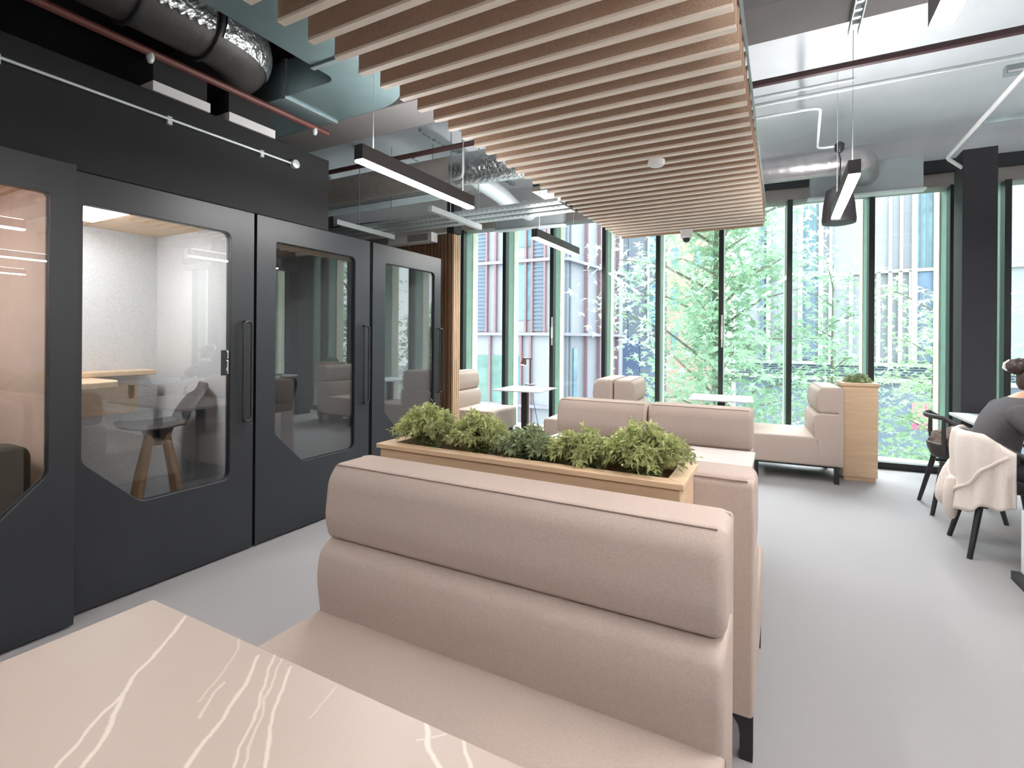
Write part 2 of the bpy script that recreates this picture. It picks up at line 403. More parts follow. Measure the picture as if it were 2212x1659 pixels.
def booth(label, X, y0, y1, gy0, gy1, cham, inmat, lit, hy, flip=False, ztop=2.225):
    t = thing('phone_booth', label, 'booth', (X-.5, (y0+y1)/2, 0), 0, 'row of black phone booths along the left wall')
    zb, zt = .495, 2.065
    P = [(gy0, zt), (gy0, zb+cham), (gy0+cham, zb), (gy1, zb), (gy1, zt)]
    R = [.02, .03, .03, .05, .05]
    if flip: P = [(gy1, zt), (gy1, zb+cham), (gy1-cham, zb), (gy0, zb), (gy0, zt)]
    inner = rpoly(P, R, 5)
    d = MB(); ring_panel(d, X, .05, y0+.006, y1-.006, .012, ztop, inner); door = d.build('door', BOOTH, t, world=True, bevel=.003, smooth=30)
    g = MB(); n = len(inner); g.prism([(p[0], p[1]) for p in inner], X-.028, X-.018, 'X'); g.build('glass_pane', BGLASS, door, world=True, smooth=0)
    bk = X-1.05
    s = MB(); s.box(bk, X-.052, y0+.004, y0+.055, 0, ztop); s.box(bk, X-.052, y1-.055, y1-.004, 0, ztop); s.box(bk-.06, bk, y0+.004, y1-.004, 0, ztop)
    s.box(bk, X-.052, y0+.055, y1-.055, ztop-.07, ztop); s.box(bk, X-.052, y0+.055, y1-.055, 0, .08); s.build('shell', BOOTH, t, world=True)
    l = MB(); l.box(bk, bk+.02, y0+.056, y1-.056, .08, ztop-.07); l.box(bk+.02, X-.055, y1-.076, y1-.056, .08, ztop-.07); l.box(bk+.02, X-.055, y0+.056, y0+.076, .08, ztop-.07)
    l.build('felt_lining', inmat, t, world=True)
    MB().box(bk+.02, X-.055, y0+.076, y1-.076, ztop-.085, ztop-.07).build('ceiling_panel', OAK, t, world=True)
    MB().box(bk+.02, X-.055, y0+.076, y1-.076, .08, .09).build('floor_mat', CARPET, t, world=True)
    if lit:
        MB().box(bk+.30, X-.2, y0+.1, y0+.40, ztop-.105, ztop-.085).build('ceiling_light', BOOTHL, t, world=True)
    if hy:
        pts = [(X+.042, hy-.028, .90)]+[(X+.042, hy-.028, 1.47)]
        loop = [(X+.042, hy+.028*math.cos(a), 1.475+.028*math.sin(a)) for a in [PI-PI*k/8 for k in range(9)]]+[(X+.042, hy+.028*math.cos(a), .885+.028*math.sin(a)) for a in [-PI*k/8 for k in range(9)]]
        h = MB(); h.tube(loop, .008, 8, closed=True)
        for z in (.885-.028, 1.475+.028): h.tube([(X-.002, hy, z), (X+.042, hy, z)], .007, 8)
        h.build('handle', BLK, door, world=True)
    return t
b0 = booth('leftmost phone booth with a warm reflection coloured into its beige lining, cut off by the photo edge', -3.0, .05, 1.165, .15, 1.06, .26, BEIGEREF, True, None, flip=True)  # its ceiling light is added to bring out the beige
b1 = booth('lit phone booth with pale grey felt lining and a bar stool inside', -3.1, 1.17, 2.165, 1.225, 2.0, .27, BOOTHIN, True, 2.09)
b2 = booth('unlit middle phone booth beside the lit one, its glass mirroring the windows', -3.1, 2.172, 3.235, 2.325, 3.065, .235, BOOTHIN, False, 3.155)
b3 = booth('unlit phone booth at the far end of the row next to the timber screen', -3.1, 3.26, 4.25, 3.42, 4.14, .25, BOOTHIN, False, 4.2)
# booth 1 fittings
MB().prism(rpoly([(-4.12, 1.25), (-3.52, 1.25), (-3.52, 1.62), (-4.12, 1.62)], [0, .05, .16, 0]), 1.09, 1.13, 'Z').build('desk', OAK, b1, world=True, bevel=.006)
mb = MB(); mb.box(-4.12, -3.95, 1.25, 2.0, 1.13, 1.165); mb.build('shelf', OAK, b1, world=True, bevel=.006)
mb = MB(); mb.box(-4.12, -4.1, 1.25, 1.95, .86, 1.08); mb.build('wood_panel', OAK, b1, world=True)
st = MB(); st.box(-3.1235, -3.114, 1.952, 2.0105, 1.158, 1.318); sk = st.build('sign_sticker', BLKP, b1, world=True)
lt = MB(); z = 1.168
for hgt, adv in [(.6, .011), (.6, .010), (1, .012), (1, .009), (.7, .012), (.6, .012), (.6, .010), (.65, .011), (1, .010), (0, .008), (.6, .012), (.6, .011), (.6, .012), (.65, .010), (1, .011)]:
    if hgt: lt.box(-3.1136, -3.113, 1.996-.014*hgt, 1.996, z, z+adv*.72)
    z += adv*.93
lt.build('lettering', WHITEP, sk, world=True)
# booth 0 dark bench
mb = MB(); mb.box(-3.85, -3.3, .14, 1.04, .09, .5); mb.build('bench', OLIVE, b0, world=True, bevel=.03)
mb = MB(); mb.prism(rpoly([(.14, .09), (1.05, .09), (1.05, .885), (.14, .885)], [0, 0, .07, 0]), -3.3, -3.14, 'X'); mb.build('bench_back', OLIVE, b0, world=True, bevel=.02)

def stool(label, x, y, rz):
    t = thing('bar_stool', label, 'stool', (x, y, .09), rz, 'shell bar stools inside the booths')
    def shell(u, v):         # u across, v from seat front to back top
        a = (u-.5)*2
        if v < .5:
            k = v/.5; yy = -.22+.36*k; zz = .735-.02*math.sin(PI*k)+.015*a*a; w = .2+.03*math.sin(PI*k)
        else:
            k = (v-.5)/.5; yy = .14+.10*math.sin(k*PI/2*.9)+.02*k; zz = .735+.27*k**1.25; w = .21-.05*k**2.2
            yy -= .05*a*a*math.sin(PI*min(1, k+.15))
        return (a*w*(1 if v > .06 else .75+.25*v/.06), yy, zz-.09+.09)
    m = MB(); m.grid(shell, 12, 24); o = m.build('seat_shell', PLAST, t, smooth=60)
    sm = o.modifiers.new('solid', 'SOLIDIFY'); sm.thickness = .014; sb = o.modifiers.new('sub', 'SUBSURF'); sb.levels = sb.render_levels = 1
    m = MB(); m.lathe([(.03, .60), (.075, .66), (.09, .705)], n=16); m.build('hub', BLK, t)
    for k in range(4):
        a = PI/4+k*PI/2; c, s_ = math.cos(a), math.sin(a)
        m = MB(); m.tube([(c*.06, s_*.06, .68), (c*.13, s_*.13, .4), (c*.215, s_*.215, 0)], [.021, .021, .014], 10); m.build('leg', LEGW, t)
    m = MB(); m.tube([(.178*math.cos(2*PI*k/28), .178*math.sin(2*PI*k/28), .19) for k in range(28)], .008, 8, closed=True); m.build('foot_ring', STEEL, t)
    return t
stool('grey shell bar stool with oak legs inside the lit booth', -3.62, 1.84, -PI*.10)
stool('dark bar stool dimly seen through the middle unlit booth glass', -3.55, 2.52, -PI*.55)

# ================================================================== SOFAS
def sofa(name, W, label, cat, loc, rotz, group, r=.032):
    t = thing(name, label, cat, loc, rotz, group)
    seat = rpoly([(-.83, .167), (-.19, .167), (-.19, .45), (-.83, .45)], [.02, .01, .01, .045])
    MB().rprism(seat, W, .02).build('seat', FAB, t, smooth=40)
    low = rpoly([(-.004, .167), (-.004, .69), (-.195, .692), (-.245, .665), (-.262, .58), (-.24, .42), (-.215, .167)], [.015, .012, .02, .03, .07, .1, .015], 6)
    MB().rprism(low, W, r*.7).build('lower_back', FAB, t, smooth=40)
    up = rpoly([(-.004, .688), (-.004, .95), (-.178, .95), (-.216, .905), (-.232, .77), (-.215, .70), (-.19, .688)], [.012, .025, .012, .04, .06, .025, .012], 6)
    ub = MB().rprism(up, W, r).build('upper_back', FAB, t, smooth=40)
    bp = rpoly([(-.045, .167), (.008, .167), (.008, .935), (-.03, .948), (-.045, .948)], [.004, .01, .025, .01, .004], 4)
    MB().rprism(bp, W-.004, .012, 3).build('back_panel', FAB, t, smooth=40)
    hw = W/2-r+.008
    m = MB(); m.tube([(-hw, -.183, .9455), (hw, -.183, .9455)], .002, 6)
    m.tube([(-hw, .004, .9385), (hw, .004, .9385)], .0025, 6)
    m.build('piping', SEAM, ub)
    MB().box(-W/2+.03, W/2-.03, -.80, -.02, .15, .17).build('base_board', BLK, t)
    for sx in (-1, 1):
        for y in (-.76, -.05):
            x = sx*(W/2-.005)
            prof = [(x, 0), (x-sx*.04, 0), (x-sx*.04, .085)]+[(x-sx*(.04+.07*(1-math.cos(a))), .085+.072*math.sin(a)) for a in (.4, .8, 1.2, 1.5)]+[(x-sx*.15, .158), (x-sx*.15, .166), (x, .166)]
            MB().prism(prof, y-.02, y+.02, 'Y').build('leg', BLK, t)
    return t
G1 = 'taupe back-to-back sofas of the booth seating'
sofa('sofa', 1.32, 'wide taupe two-roll sofa in the foreground facing the veined marble table', 'sofa', (-.77, 1.49, 0), 0, G1)
sofa('sofa', 1.345, 'taupe sofa seen from behind, on the far side of the long planter', 'sofa', (-.745, 1.83, 0), PI, G1)
sofa('lounge_seat', .672, 'left half of the split taupe sofa behind the white marble table', 'seat', (-1.175, 3.78, 0), 0, G1, .028)
sofa('lounge_seat', .672, 'right half of the split taupe sofa, nearest to the aisle', 'seat', (-.50, 3.81, 0), 0, G1, .028)
G2 = 'taupe armless seats along the windows'
sofa('lounge_seat', .75, 'armless taupe seat by the timber screen facing the table with the lamp', 'seat', (-4.16, 6.02, 0), PI/2+PHI, G2)
sofa('lounge_seat', .80, 'armless taupe seat at the window facing left to the table with the lamp', 'seat', (-1.735, 6.02, 0), -PI/2+PHI, G2)
sofa('lounge_seat', .80, 'armless taupe seat at the window, back-to-back, facing right', 'seat', (-1.705, 6.02, 0), PI/2+PHI, G2)
sofa('lounge_seat', .75, 'armless taupe seat at the window with its back against the tall planter', 'seat', (.505, 6.24, 0), -PI/2+PHI, G2)

# ================================================================== TABLES
def Z(pts, off, sc, z=.74):
    out = []
    for x, y in pts:
        p = at(off[0]+x*sc, off[1]+y*sc, 'Z', z); out.append((p.x+.76, p.y-.35))
    return out
A, B = ((0, 1100), .33692), ((640, 980), .4792)
lines = [
 (Z([(1195, 685), (1040, 870), (900, 1030), (780, 1190), (740, 1330), (690, 1430), (530, 1659)], *A), .0055, .8),
 (Z([(775, 1195), (690, 1280), (570, 1420), (350, 1659)], *A), .005, .75),
 (Z([(1550, 800), (1510, 930), (1400, 1080), (1270, 1230)], *A), .004, .4),
 (Z([(1430, 1110), (1340, 1220), (1280, 1340)], *A), .004, .55),
 (Z([(1660, 940), (1560, 1140), (1400, 1380), (1190, 1659)], *A), .0055, .75),
 (Z([(1775, 910), (1700, 1090), (1660, 1270), (1600, 1410), (1490, 1659)], *A), .004, .65),
 (Z([(1825, 930), (1690, 1230), (1690, 1290), (1565, 1659)], *A), .0035, .5),
 (Z([(1865, 1020), (1780, 1200), (1735, 1430), (1695, 1659)], *A), .0045, .7),
 (Z([(2130, 1160), (1980, 1340)], *A), .003, .3),
 (Z([(590, 1205), (600, 1320), (645, 1430)], *B), .0055, .75),
 (Z([(740, 1270), (790, 1430)], *B), .0045, .7),
 (Z([(700, 1250), (550, 1290)], *B), .003, .45),
 (Z([(180, 1050), (60, 1190)], *B), .003, .3),
 ([(.1, -.32), (.25, -.05), (.3, .2)], .004, .5), ([(.42, -.3), (.5, .1)], .004, .5)]
MARB = veinmat('taupe_marble', (184, 168, 157), (226, 213, 200), lines)
MARB2 = veinmat('taupe_marble_two', (204, 194, 188), (226, 220, 214), [([(-.6, -.2), (-.1, .1), (.3, .34)], .004, .5), ([(.0, -.3), (.5, .2)], .004, .5)])
def booth_table(label, loc, m, D=.70):
    t = thing('marble_table', label, 'table', loc, 0, 'long marble-topped booth tables')
    MB().prism(rpoly([(-.63, -D/2), (.63, -D/2), (.63, D/2), (-.63, D/2)], .006, 3), .716, .74, 'Z').build('tabletop', m, t, bevel=.002)
    for sx in (-1, 1):
        mb = MB(); mb.box(sx*.38-.03, sx*.38+.03, -.03, .03, .012, .70); mb.box(sx*.38-.06, sx*.38+.06, -.24, .24, .70, .716); mb.build('leg', BLK, t, bevel=.003)
        MB().box(sx*.38-.05, sx*.38+.05, -.27, .27, 0, .012).build('foot_plate', BLK, t, bevel=.003)
    return t
booth_table('taupe marble table with pale veins in the foreground corner', (-.76, .35, 0), MARB)
booth_table('pale marble table beyond the long planter, before the split sofa', (-.765, 2.98, 0), MARB2)
def cafe_table(label, loc):
    t = thing('cafe_table', label, 'table', loc, PHI, 'small white square tables by the windows')
    MB().prism(rpoly([(-.335, -.335), (.335, -.335), (.335, .335), (-.335, .335)], .01, 3), .728, .742, 'Z').build('tabletop', TABLEW, t, bevel=.002)
    MB().box(-.04, .04, -.04, .04, .012, .728).build('pedestal', BLK, t, bevel=.004)
    MB().box(-.22, .22, -.22, .22, 0, .012).build('base_plate', BLK, t, bevel=.004)
    return t
cafe_table('small white square table holding the desk lamp', (-3.03, 6.06, 0))
cafe_table('small white square table at the window in front of the tree', (-.62, 6.33, 0))
# desk lamp on the first one
lp = at(1146, 830, 'Z', .742)
t = thing('desk_lamp', 'black desk lamp with a small tilted shade on the white table', 'lamp', (lp.x+.05, lp.y-.12, .742), PHI)
MB().lathe([(.075, 0), (.075, .012), (.06, .016)], n=24).build('base', BLK, t)
MB().tube([(0, 0, .014), (0, 0, .385)], .008, 10).build('stem', BLK, t)
MB().tube([(.03, 0, .378), (-.085, 0, .378)], .0075, 10).build('arm', BLK, t)
hd = Matrix.Translation((-.085, 0, .375)) @ Matrix.Rotation(.25, 4, 'Y')
mb = MB(); mb.lathe([(.026, .018), (.028, -.02), (.037, -.05), (.046, -.08), (.043, -.08), (.03, -.045)], n=20, mtx=hd); mb.build('lamp_shade', mat('shade_brown', (112, 84, 80), .5), t)
mb = MB(); mb.lathe([(.012, -.05), (.036, -.068), (.036, -.088), (.01, -.098)], n=16, mtx=hd); mb.build('bulb', BULB, t)
cp = [(lp.x+.08, lp.y-.1, .70), (lp.x+.10, lp.y-.1, .5), (lp.x+.16, lp.y-.08, .2), (lp.x+.2, lp.y-.05, .02), (lp.x+.3, lp.y+.02, .006)]
mb = MB(); mb.tube([(p[0], p[1], p[2]) for p in cp], .004, 6); mb.build('power_cable', BLK, t, world=True)

# ================================================================== PLANTERS
def spray(mb, c, R, H, n, seed, ls=.03, squash=1.0):     # bushy fine-leaved plant: arching stems with narrow leaves
    rr = random.Random(seed)
    for i in range(n):
        a = rr.uniform(0, 2*PI); tl = rr.random()**.6; L = H*(1.12-.35*tl)*rr.uniform(.75, 1.1)
        d0 = Vector((math.cos(a)*.25*tl, math.sin(a)*.25*tl, 1)); out = Vector((math.cos(a), math.sin(a)*squash, 0))
        p = Vector(c)+Vector((math.cos(a)*R*.35*rr.random(), math.sin(a)*R*.35*rr.random()*squash, 0)); k = 9
        last = p.copy()
        for s_ in range(k):
            f = s_/(k-1); q = Vector(c)+out*(R*(.15+.85*tl)*f**.9)+Vector((0, 0, L*math.sin(min(f, 1)*PI*.5*(1.15+.25*tl))*(1-.12*tl)))+Vector((rr.uniform(-1, 1), rr.uniform(-1, 1), rr.uniform(-1, 1)))*.006
            td = (q-last)
            if td.length > 1e-4 and s_ > 1:
                td.normalize()
                for sgn in (0, 1, 2, 3):
                    an = rr.uniform(0, 2*PI); u = td.orthogonal().normalized(); u.rotate(Matrix.Rotation(an, 3, td)); dv = (td*.75+u).normalized()
                    l_ = ls*rr.uniform(.7, 1.25)*(1.1-.4*f); w_ = dv.cross(td)
                    if w_.length < 1e-3: continue
                    w_.normalize(); w_ *= l_*.17
                    b = last.lerp(q, rr.random()); m_ = b+dv*l_*.5; e_ = b+dv*l_+Vector((0, 0, -.15*l_))
                    mb.add([b, m_+w_, e_, m_-w_], [(0, 1, 2, 3)])
            last = q
pl = thing('planter_box', 'long oak planter trough holding a row of green plants between two sofas', 'planter', (-.84, 1.675, 0))
x0, x1, y0, y1 = -1.42, -.262, 1.545, 1.805
m = MB(); m.box(x0, x1, y0, y0+.02, 0, .962); m.box(x0, x1, y1-.02, y1, 0, .962); m.box(x0, x0+.02, y0+.02, y1-.02, 0, .962); m.box(x1-.02, x1, y0+.02, y1-.02, 0, .962)
m.build('body', OAK, pl, world=True, bevel=.002)
m = MB(); i = .055; X0, X1, Y0, Y1 = x0-.012, x1+.012, y0-.012, y1+.012
for q in ([(X0, Y0), (X1, Y0), (X1-i, Y0+i), (X0+i, Y0+i)], [(X1, Y0), (X1, Y1), (X1-i, Y1-i), (X1-i, Y0+i)], [(X1, Y1), (X0, Y1), (X0+i, Y1-i), (X1-i, Y1-i)], [(X0, Y1), (X0, Y0), (X0+i, Y0+i), (X0+i, Y1-i)]):
    m.prism(q, .962, .98, 'Z')
m.build('rim', OAK, pl, world=True, bevel=.0015)
MB().box(x0+.02, x1-.02, y0+.02, y1-.02, .84, .86).build('tray', POT, pl, world=True)
m = MB(); rr = random.Random(3)
for k in range(420):
    cx, cy = rr.uniform(x0+.04, x1-.04), rr.uniform(y0+.04, y1-.04); r = rr.uniform(.008, .017)
    m.lathe([(r*.2, -r*.6), (r, 0), (r*.75, r*.45), (r*.1, r*.65)], (cx, cy, .864+rr.uniform(0, .012)), 6)
tag(m.build('pebbles', SOIL), 'pale pebbles covering the soil of the long planter', 'pebbles', kind='stuff')
def shrub(label, x, y, z, R, H, n, seed, m, group, pot=True, ls=.03, squash=.8):
    t = thing('potted_plant', label, 'plant', (x, y, z), 0, group)
    mb = MB(); spray(mb, (0, 0, .06 if pot else 0), R, H, n, seed, ls, squash); mb.build('foliage', m, t, smooth=0, fix=False)
    if pot:
        MB().lathe([(.05, 0), (.06, .07), (.064, .07), (.064, .08), (.055, .08), (.05, .07)], n=20).build('pot', POT, t)
    return t
GP = 'feathery green plants in the long planter'
px = [(925, 'leftmost feathery green plant at the booth end of the long planter', .15, .20, 95, FERN), (1035, 'rounded green plant in a visible black pot, second from the left in the planter', .13, .19, 90, FERN),
      (1143, 'dull green plant in the middle of the long planter', .13, .15, 80, FERN2), (1258, 'spiky green plant fourth from the left in the long planter', .14, .16, 90, FERN), (1390, 'tallest-tipped green plant at the aisle end of the long planter', .15, .2, 100, FERN)]
for k, (x, lab, R, H, n, m_) in enumerate(px):
    p = at(x, 975+(x-925)*.09, 'Y', 1.675)
    shrub(lab, p.x, 1.675, .866, R*1.12, H-.015, int(n*1.75), 20+k, m_, GP, ls=.03)
# tall planter by the window
tp = thing('tall_planter', 'tall narrow oak planter box standing at the end of the window seats', 'planter', (.685, 6.29, 0), PHI)
m = MB(); w, dp = .15, .16
m.box(-w, w, -dp, -dp+.02, .04, .955); m.box(-w, w, dp-.02, dp, .04, .955); m.box(-w, -w+.02, -dp+.02, dp-.02, .04, .955); m.box(w-.02, w, -dp+.02, dp-.02, .04, .955); m.build('body', OAK, tp, bevel=.003)
m = MB(); m.box(-w+.015, w-.015, -dp+.012, dp-.012, 0, .05); m.build('plinth', OAK, tp)
m = MB(); W2, D2 = w+.012, dp+.012
for q in ([(-W2, -D2), (W2, -D2), (W2-.04, -D2+.04), (-W2+.04, -D2+.04)], [(W2, -D2), (W2, D2), (W2-.04, D2-.04), (W2-.04, -D2+.04)], [(W2, D2), (-W2, D2), (-W2+.04, D2-.04), (W2-.04, D2-.04)], [(-W2, D2), (-W2, -D2), (-W2+.04, -D2+.04), (-W2+.04, D2-.04)]):
    m.prism(q, .955, .985, 'Z')
m.build('rim', OAK, tp, bevel=.002)
MB().box(-w+.02, w-.02, -dp+.02, dp-.02, .88, .9).build('soil', SOIL, tp)
shrub('low tufted green plant in the tall planter by the window', .685, 6.29, .9, .15, .16, 120, 77, FERN2, None, pot=False, ls=.035, squash=1)

# ================================================================== CEILING
# slatted raft
rf = thing('slatted_ceiling_raft', 'hanging ceiling raft of parallel oak-edged brown slats over the sofas', 'ceiling raft', (-.93, 3.3, 2.6))
ys = 1.273+.1392*(-7)
k = 0; mats_ = [SLATBR, OAKX]
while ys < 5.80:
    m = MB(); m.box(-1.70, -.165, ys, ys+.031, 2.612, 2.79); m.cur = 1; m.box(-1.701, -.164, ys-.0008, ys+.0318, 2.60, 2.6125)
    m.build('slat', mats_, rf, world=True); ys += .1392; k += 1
MB().box(-1.66, -.18, 5.80, 5.82, 2.585, 2.80).build('end_slat', SLATBR, rf, world=True)
for x in (-1.45, -.93, -.42): MB().box(x-.02, x+.02, .3, 5.8, 2.80, 2.84).build('carrier_rail', STEEL, rf, world=True)
MB().box(-.162, -.152, .3, 5.8, 2.765, 2.80).build('edge_rail', STEEL, rf, world=True)
for x in (-1.45, -.42):
    for y in (1.2, 3.6, 5.4): MB().tube([(x, y, 2.84), (x, y, 3.6)], .005, 6).build('hanger', STEEL, rf, world=True)
p = at(1418, 347, 'Z', 2.6)
t = thing('smoke_detector', 'small white round smoke detector under the slatted raft', 'detector', (p.x, p.y, 2.56))
MB().lathe([(.02, 0), (.045, .005), (.055, .02), (.055, .04)], n=24).build('cover', WHITEP, t)
p = at(1482, 497, 'Z', 2.60)
t = thing('dome_camera', 'white dome security camera at the window end of the raft', 'camera', (p.x, 5.76, 2.49))
MB().lathe([(.05, .025), (.062, .04), (.066, .112)], n=24).build('housing', WHITEP, t)
MB().lathe([(.004, -.022), (.028, -.012), (.038, .01), (.04, .026)], n=20).build('dome', BLK, t)

def pendant(label, x, y0, z=2.42, L=1.2, c=None):
    t = thing('linear_pendant', label, 'light', (x, y0+L/2, z), 0, 'linear pendant lights')
    MB().box(-.033, .033, -L/2, L/2, .012, .098).build('housing', LAMPB, t, bevel=.002)
    MB().box(-.03, .03, -L/2+.005, L/2-.005, 0, .0125)  .build('diffuser', DIFF, t)
    MB().box(-.028, .028, -L/2+.02, L/2-.02, .0975, .0995).build('added_uplight', UPFILL, t)  # glowing strip added on top of the housing to brighten the ceiling
    for y in (-L/2+.12, L/2-.12): MB().tube([(0, y, .098), (0, y, 3.6-z)], .0022, 6).build('suspension_wire', STEELW, t)
    return t
pendant('lit linear pendant nearest the phone booths', -2.16, 2.15)
pendant('lit linear pendant near the windows, above the small table with the lamp', -2.21, 4.60)
pendant('lit linear pendant hanging before the window to the right of the raft', .385, 3.72, L=1.26)
pendant('lit linear pendant at the top right edge of the photo', .447, .88, L=1.22)
# unseen pendants added to brighten the room
for i, (x, y) in enumerate([(-2.16, -1.75), (.447, -1.6), (2.9, 2.05), (2.9, -.5), (5.2, 2.45), (5.2, .0)]):
    pendant('unseen linear pendant added for room light', x, y)

# speaker
p = at(1812, 484, 'Y', 5.2); SZ = p.z; CZ = 3.12-SZ
t = thing('pendant_speaker', 'dark bell-shaped pendant loudspeaker behind the right linear light', 'speaker', (p.x, p.y, SZ))
MB().lathe([(.10, 0), (.126, .006), (.13, .035), (.118, .17), (.098, .29), (.06, .32)], n=28).build('body', mat('speaker_grey', (58, 54, 58), .5), t)
MB().tube([(0, 0, .3), (.01, 0, .55), (-.01, 0, CZ-.04)], .005, 6).build('cable', BLK, t)
MB().lathe([(.02, CZ-.08), (.035, CZ-.06), (.04, CZ-.01), (.02, CZ+.01)], n=12).build('junction_cap', BLK, t)
jz = 3.12; jx, jy = p.x-.01, p.y
# conduits
def conduit(label, pts, r, m, name='conduit', cat='pipe', group=None, n=8):
    mb = MB(); mb.tube(pts, r, n); return tag(mb.build(name, m), label, cat, group)
def bend(pts, rad, n=5):
    out = [Vector(pts[0])]
    for i in range(1, len(pts)-1):
        p = Vector(pts[i]); a = (Vector(pts[i-1])-p).normalized(); b = (Vector(pts[i+1])-p).normalized(); p0, p1 = p+a*rad, p+b*rad
        for j in range(n+1):
            t_ = j/n; out.append(p0*(1-t_)**2+p*2*t_*(1-t_)+p1*t_*t_)
    out.append(Vector(pts[-1])); return out
GC = 'grey conduits under the right ceiling'
conduit('light grey conduit bending above the pendant speaker', bend([(-.9, 4.28, 3.1), (.235, 4.28, 3.1), (.26, jy, 3.1), (jx-.02, jy, 3.1)], .08), .011, STEELW, group=GC)
conduit('short light conduit running beside the raft edge', [(-.9, 3.92, 3.1), (.40, 3.92, 3.1)], .011, STEELW, group=GC)
conduit('long light conduit crossing to the right edge of the photo', [(-.9, 4.05, 3.1), (3.5, 4.05, 3.1)], .014, STEELW, group=GC)
conduit('dark red sprinkler pipe crossing the whole ceiling beyond the beam', [(-6.5, 3.68, 3.1), (5, 3.74, 3.1)], .024, DREDP, name='sprinkler_pipe')
conduit('white conduit running diagonally to the column head', bend([(1.34, 2.5, 3.1), (1.33, 6.0, 3.1), (1.53, 6.35, 3.08)], .06), .016, WHITEP, group=GC)
conduit('dark conduit with a rounded end above the column', [(1.43, 5.42, 3.2), (3.5, 5.42, 3.2)], .022, STEEL, group=GC)
mb = MB()
for dx in (-.024, .02): mb.box(.33+dx, .334+dx, .4, 3.3, 3.06, 3.10)
mb.box(.306, .354, .4, 3.3, 3.10, 3.104)
for k in range(41): mb.box(.306, .354, .42+k*.07, .435+k*.07, 3.085, 3.10)
sc_ = tag(mb.build('strut_channel', STEELW), 'slotted steel strut channel running towards the window at right', 'channel')
for y in (1.6, 2.8): MB().tube([(.33, y, 3.1), (.33, y, 3.6)], .005, 6).build('threaded_rod', STEEL, sc_)
t = thing('ceiling_sensor', 'small grey box on the ceiling at the right photo edge', 'sensor', at(2195, 160, 'Z', 3.2))
MB().box(-.06, .2, -.03, .03, 0, .06).build('housing', FCU, t, bevel=.004); MB().box(-.05, .05, -.034, -.03, .008, .02).build('strip', WHITEP, t)
# left ceiling services
rp_ = conduit('dull red sprinkler pipe running above the booth bulkhead', [(-3.05, -3, 2.95), (-3.05, 2.72, 2.95)], .022, REDP, name='sprinkler_pipe')
for y in (1.5, 2.6): MB().lathe([(.012, -.05), (.02, -.03), (.02, .0)], (-3.05, y, 2.945), 10).build('sprinkler_head', STEELW, rp_)
t = thing('wall_conduit', 'thin grey conduit with a round end box on the black bulkhead', 'pipe', (-3.085, .8, 2.64))
MB().tube([(-3.085, -3, 2.64), (-3.085, 2.45, 2.64)], .008, 8).build('tube', STEELW, t, world=True)
MB().lathe([(.02, -.02), (.03, -.015), (.03, .015), (.02, .02)], n=16, mtx=Matrix.Translation((-3.08, 2.455, 2.64)) @ Matrix.Rotation(PI/2, 4, 'Y')).build('end_box', STEELW, t, world=True)
for y in (.9, 1.62, 2.2): MB().box(-3.1, -3.08, y-.012, y+.012, 2.61, 2.655).build('clip', STEELW, t, world=True)
t = thing('foil_duct', 'large shiny foil duct bending above the booths at top left', 'duct', (-2.9, 1.0, 3.17))
axis_ = bend([(-2.9, -3, 3.17), (-2.9, 2.04, 3.17), (-3.9, 2.04, 3.17)], .34, 9)
MB().tube(axis_, .19, 28).build('duct_body', mat('duct_foam', (58, 56, 54), .5, var=.15, nscale=8, bump=.5, bscale=12, bdist=.01), t, world=True)
segs = [(-.6, .82), (.90, 1.28), (1.36, 1.66)]
for ya, yb in segs:
    m = MB(); m.grid(lambda u, v: (-2.9+.196*math.cos(-.55+1.35*v+.05*math.sin(u*40)), ya+(yb-ya)*u, 3.17+.196*math.sin(-.55+1.35*v+.05*math.sin(u*40))), 40, 8); m.build('foil_sheet', FOIL, t, world=True, smooth=60, fix=False)
m = MB(); ap = [(-2.9, 1.72, 3.17)]+[tuple(q) for q in axis_[1:9]]
def fs_(u, v):
    k = u*(len(ap)-1); i0 = min(int(k), len(ap)-2); a = Vector(ap[i0]).lerp(Vector(ap[i0+1]), k-i0); d = (Vector(ap[i0+1])-Vector(ap[i0])).normalized(); o = d.cross(Vector((0, 0, 1))).normalized(); an = -.6+1.4*v
    return a+o*(.196*math.cos(an))+Vector((0, 0, .196*math.sin(an)))
m.grid(fs_, 30, 8); m.build('foil_sheet', FOIL, t, world=True, smooth=60, fix=False)
for y in (.86, 1.32, 1.69): MB().tube(arc((-2.9, 3.17), .198, 0, 2*PI, 24, 'XZ', y), .012, 6).build('strap', BLK, t, world=True)
t = thing('rectangular_duct', 'flat galvanised duct with a rounded elbow beside the raft', 'duct', (-2.4, 1.5, 3.02))
o_ = [(-2.02, -3), (-2.02, 2.18)]+[(-2.52+.5*math.cos(a), 2.18+.5*math.sin(a)) for a in [PI/2*k/10 for k in range(1, 11)]]+[(-3.6, 2.68), (-3.6, 2.25), (-2.52, 2.25)]
o_ += [(-2.52+.07*math.cos(a), 2.18+.07*math.sin(a)) for a in [PI/2-PI/2*k/5 for k in range(0, 6)]]+[(-2.45, -3)]
MB().prism(o_, 3.0, 3.24, 'Z').build('duct_body', DUCTG, t, world=True)
MB().box(-2.46, -2.01, 2.06, 2.09, 2.985, 3.25).build('flange', STEEL, t, world=True); MB().box(-2.95, -2.91, 2.24, 2.69, 2.985, 3.25).build('flange', STEEL, t, world=True)
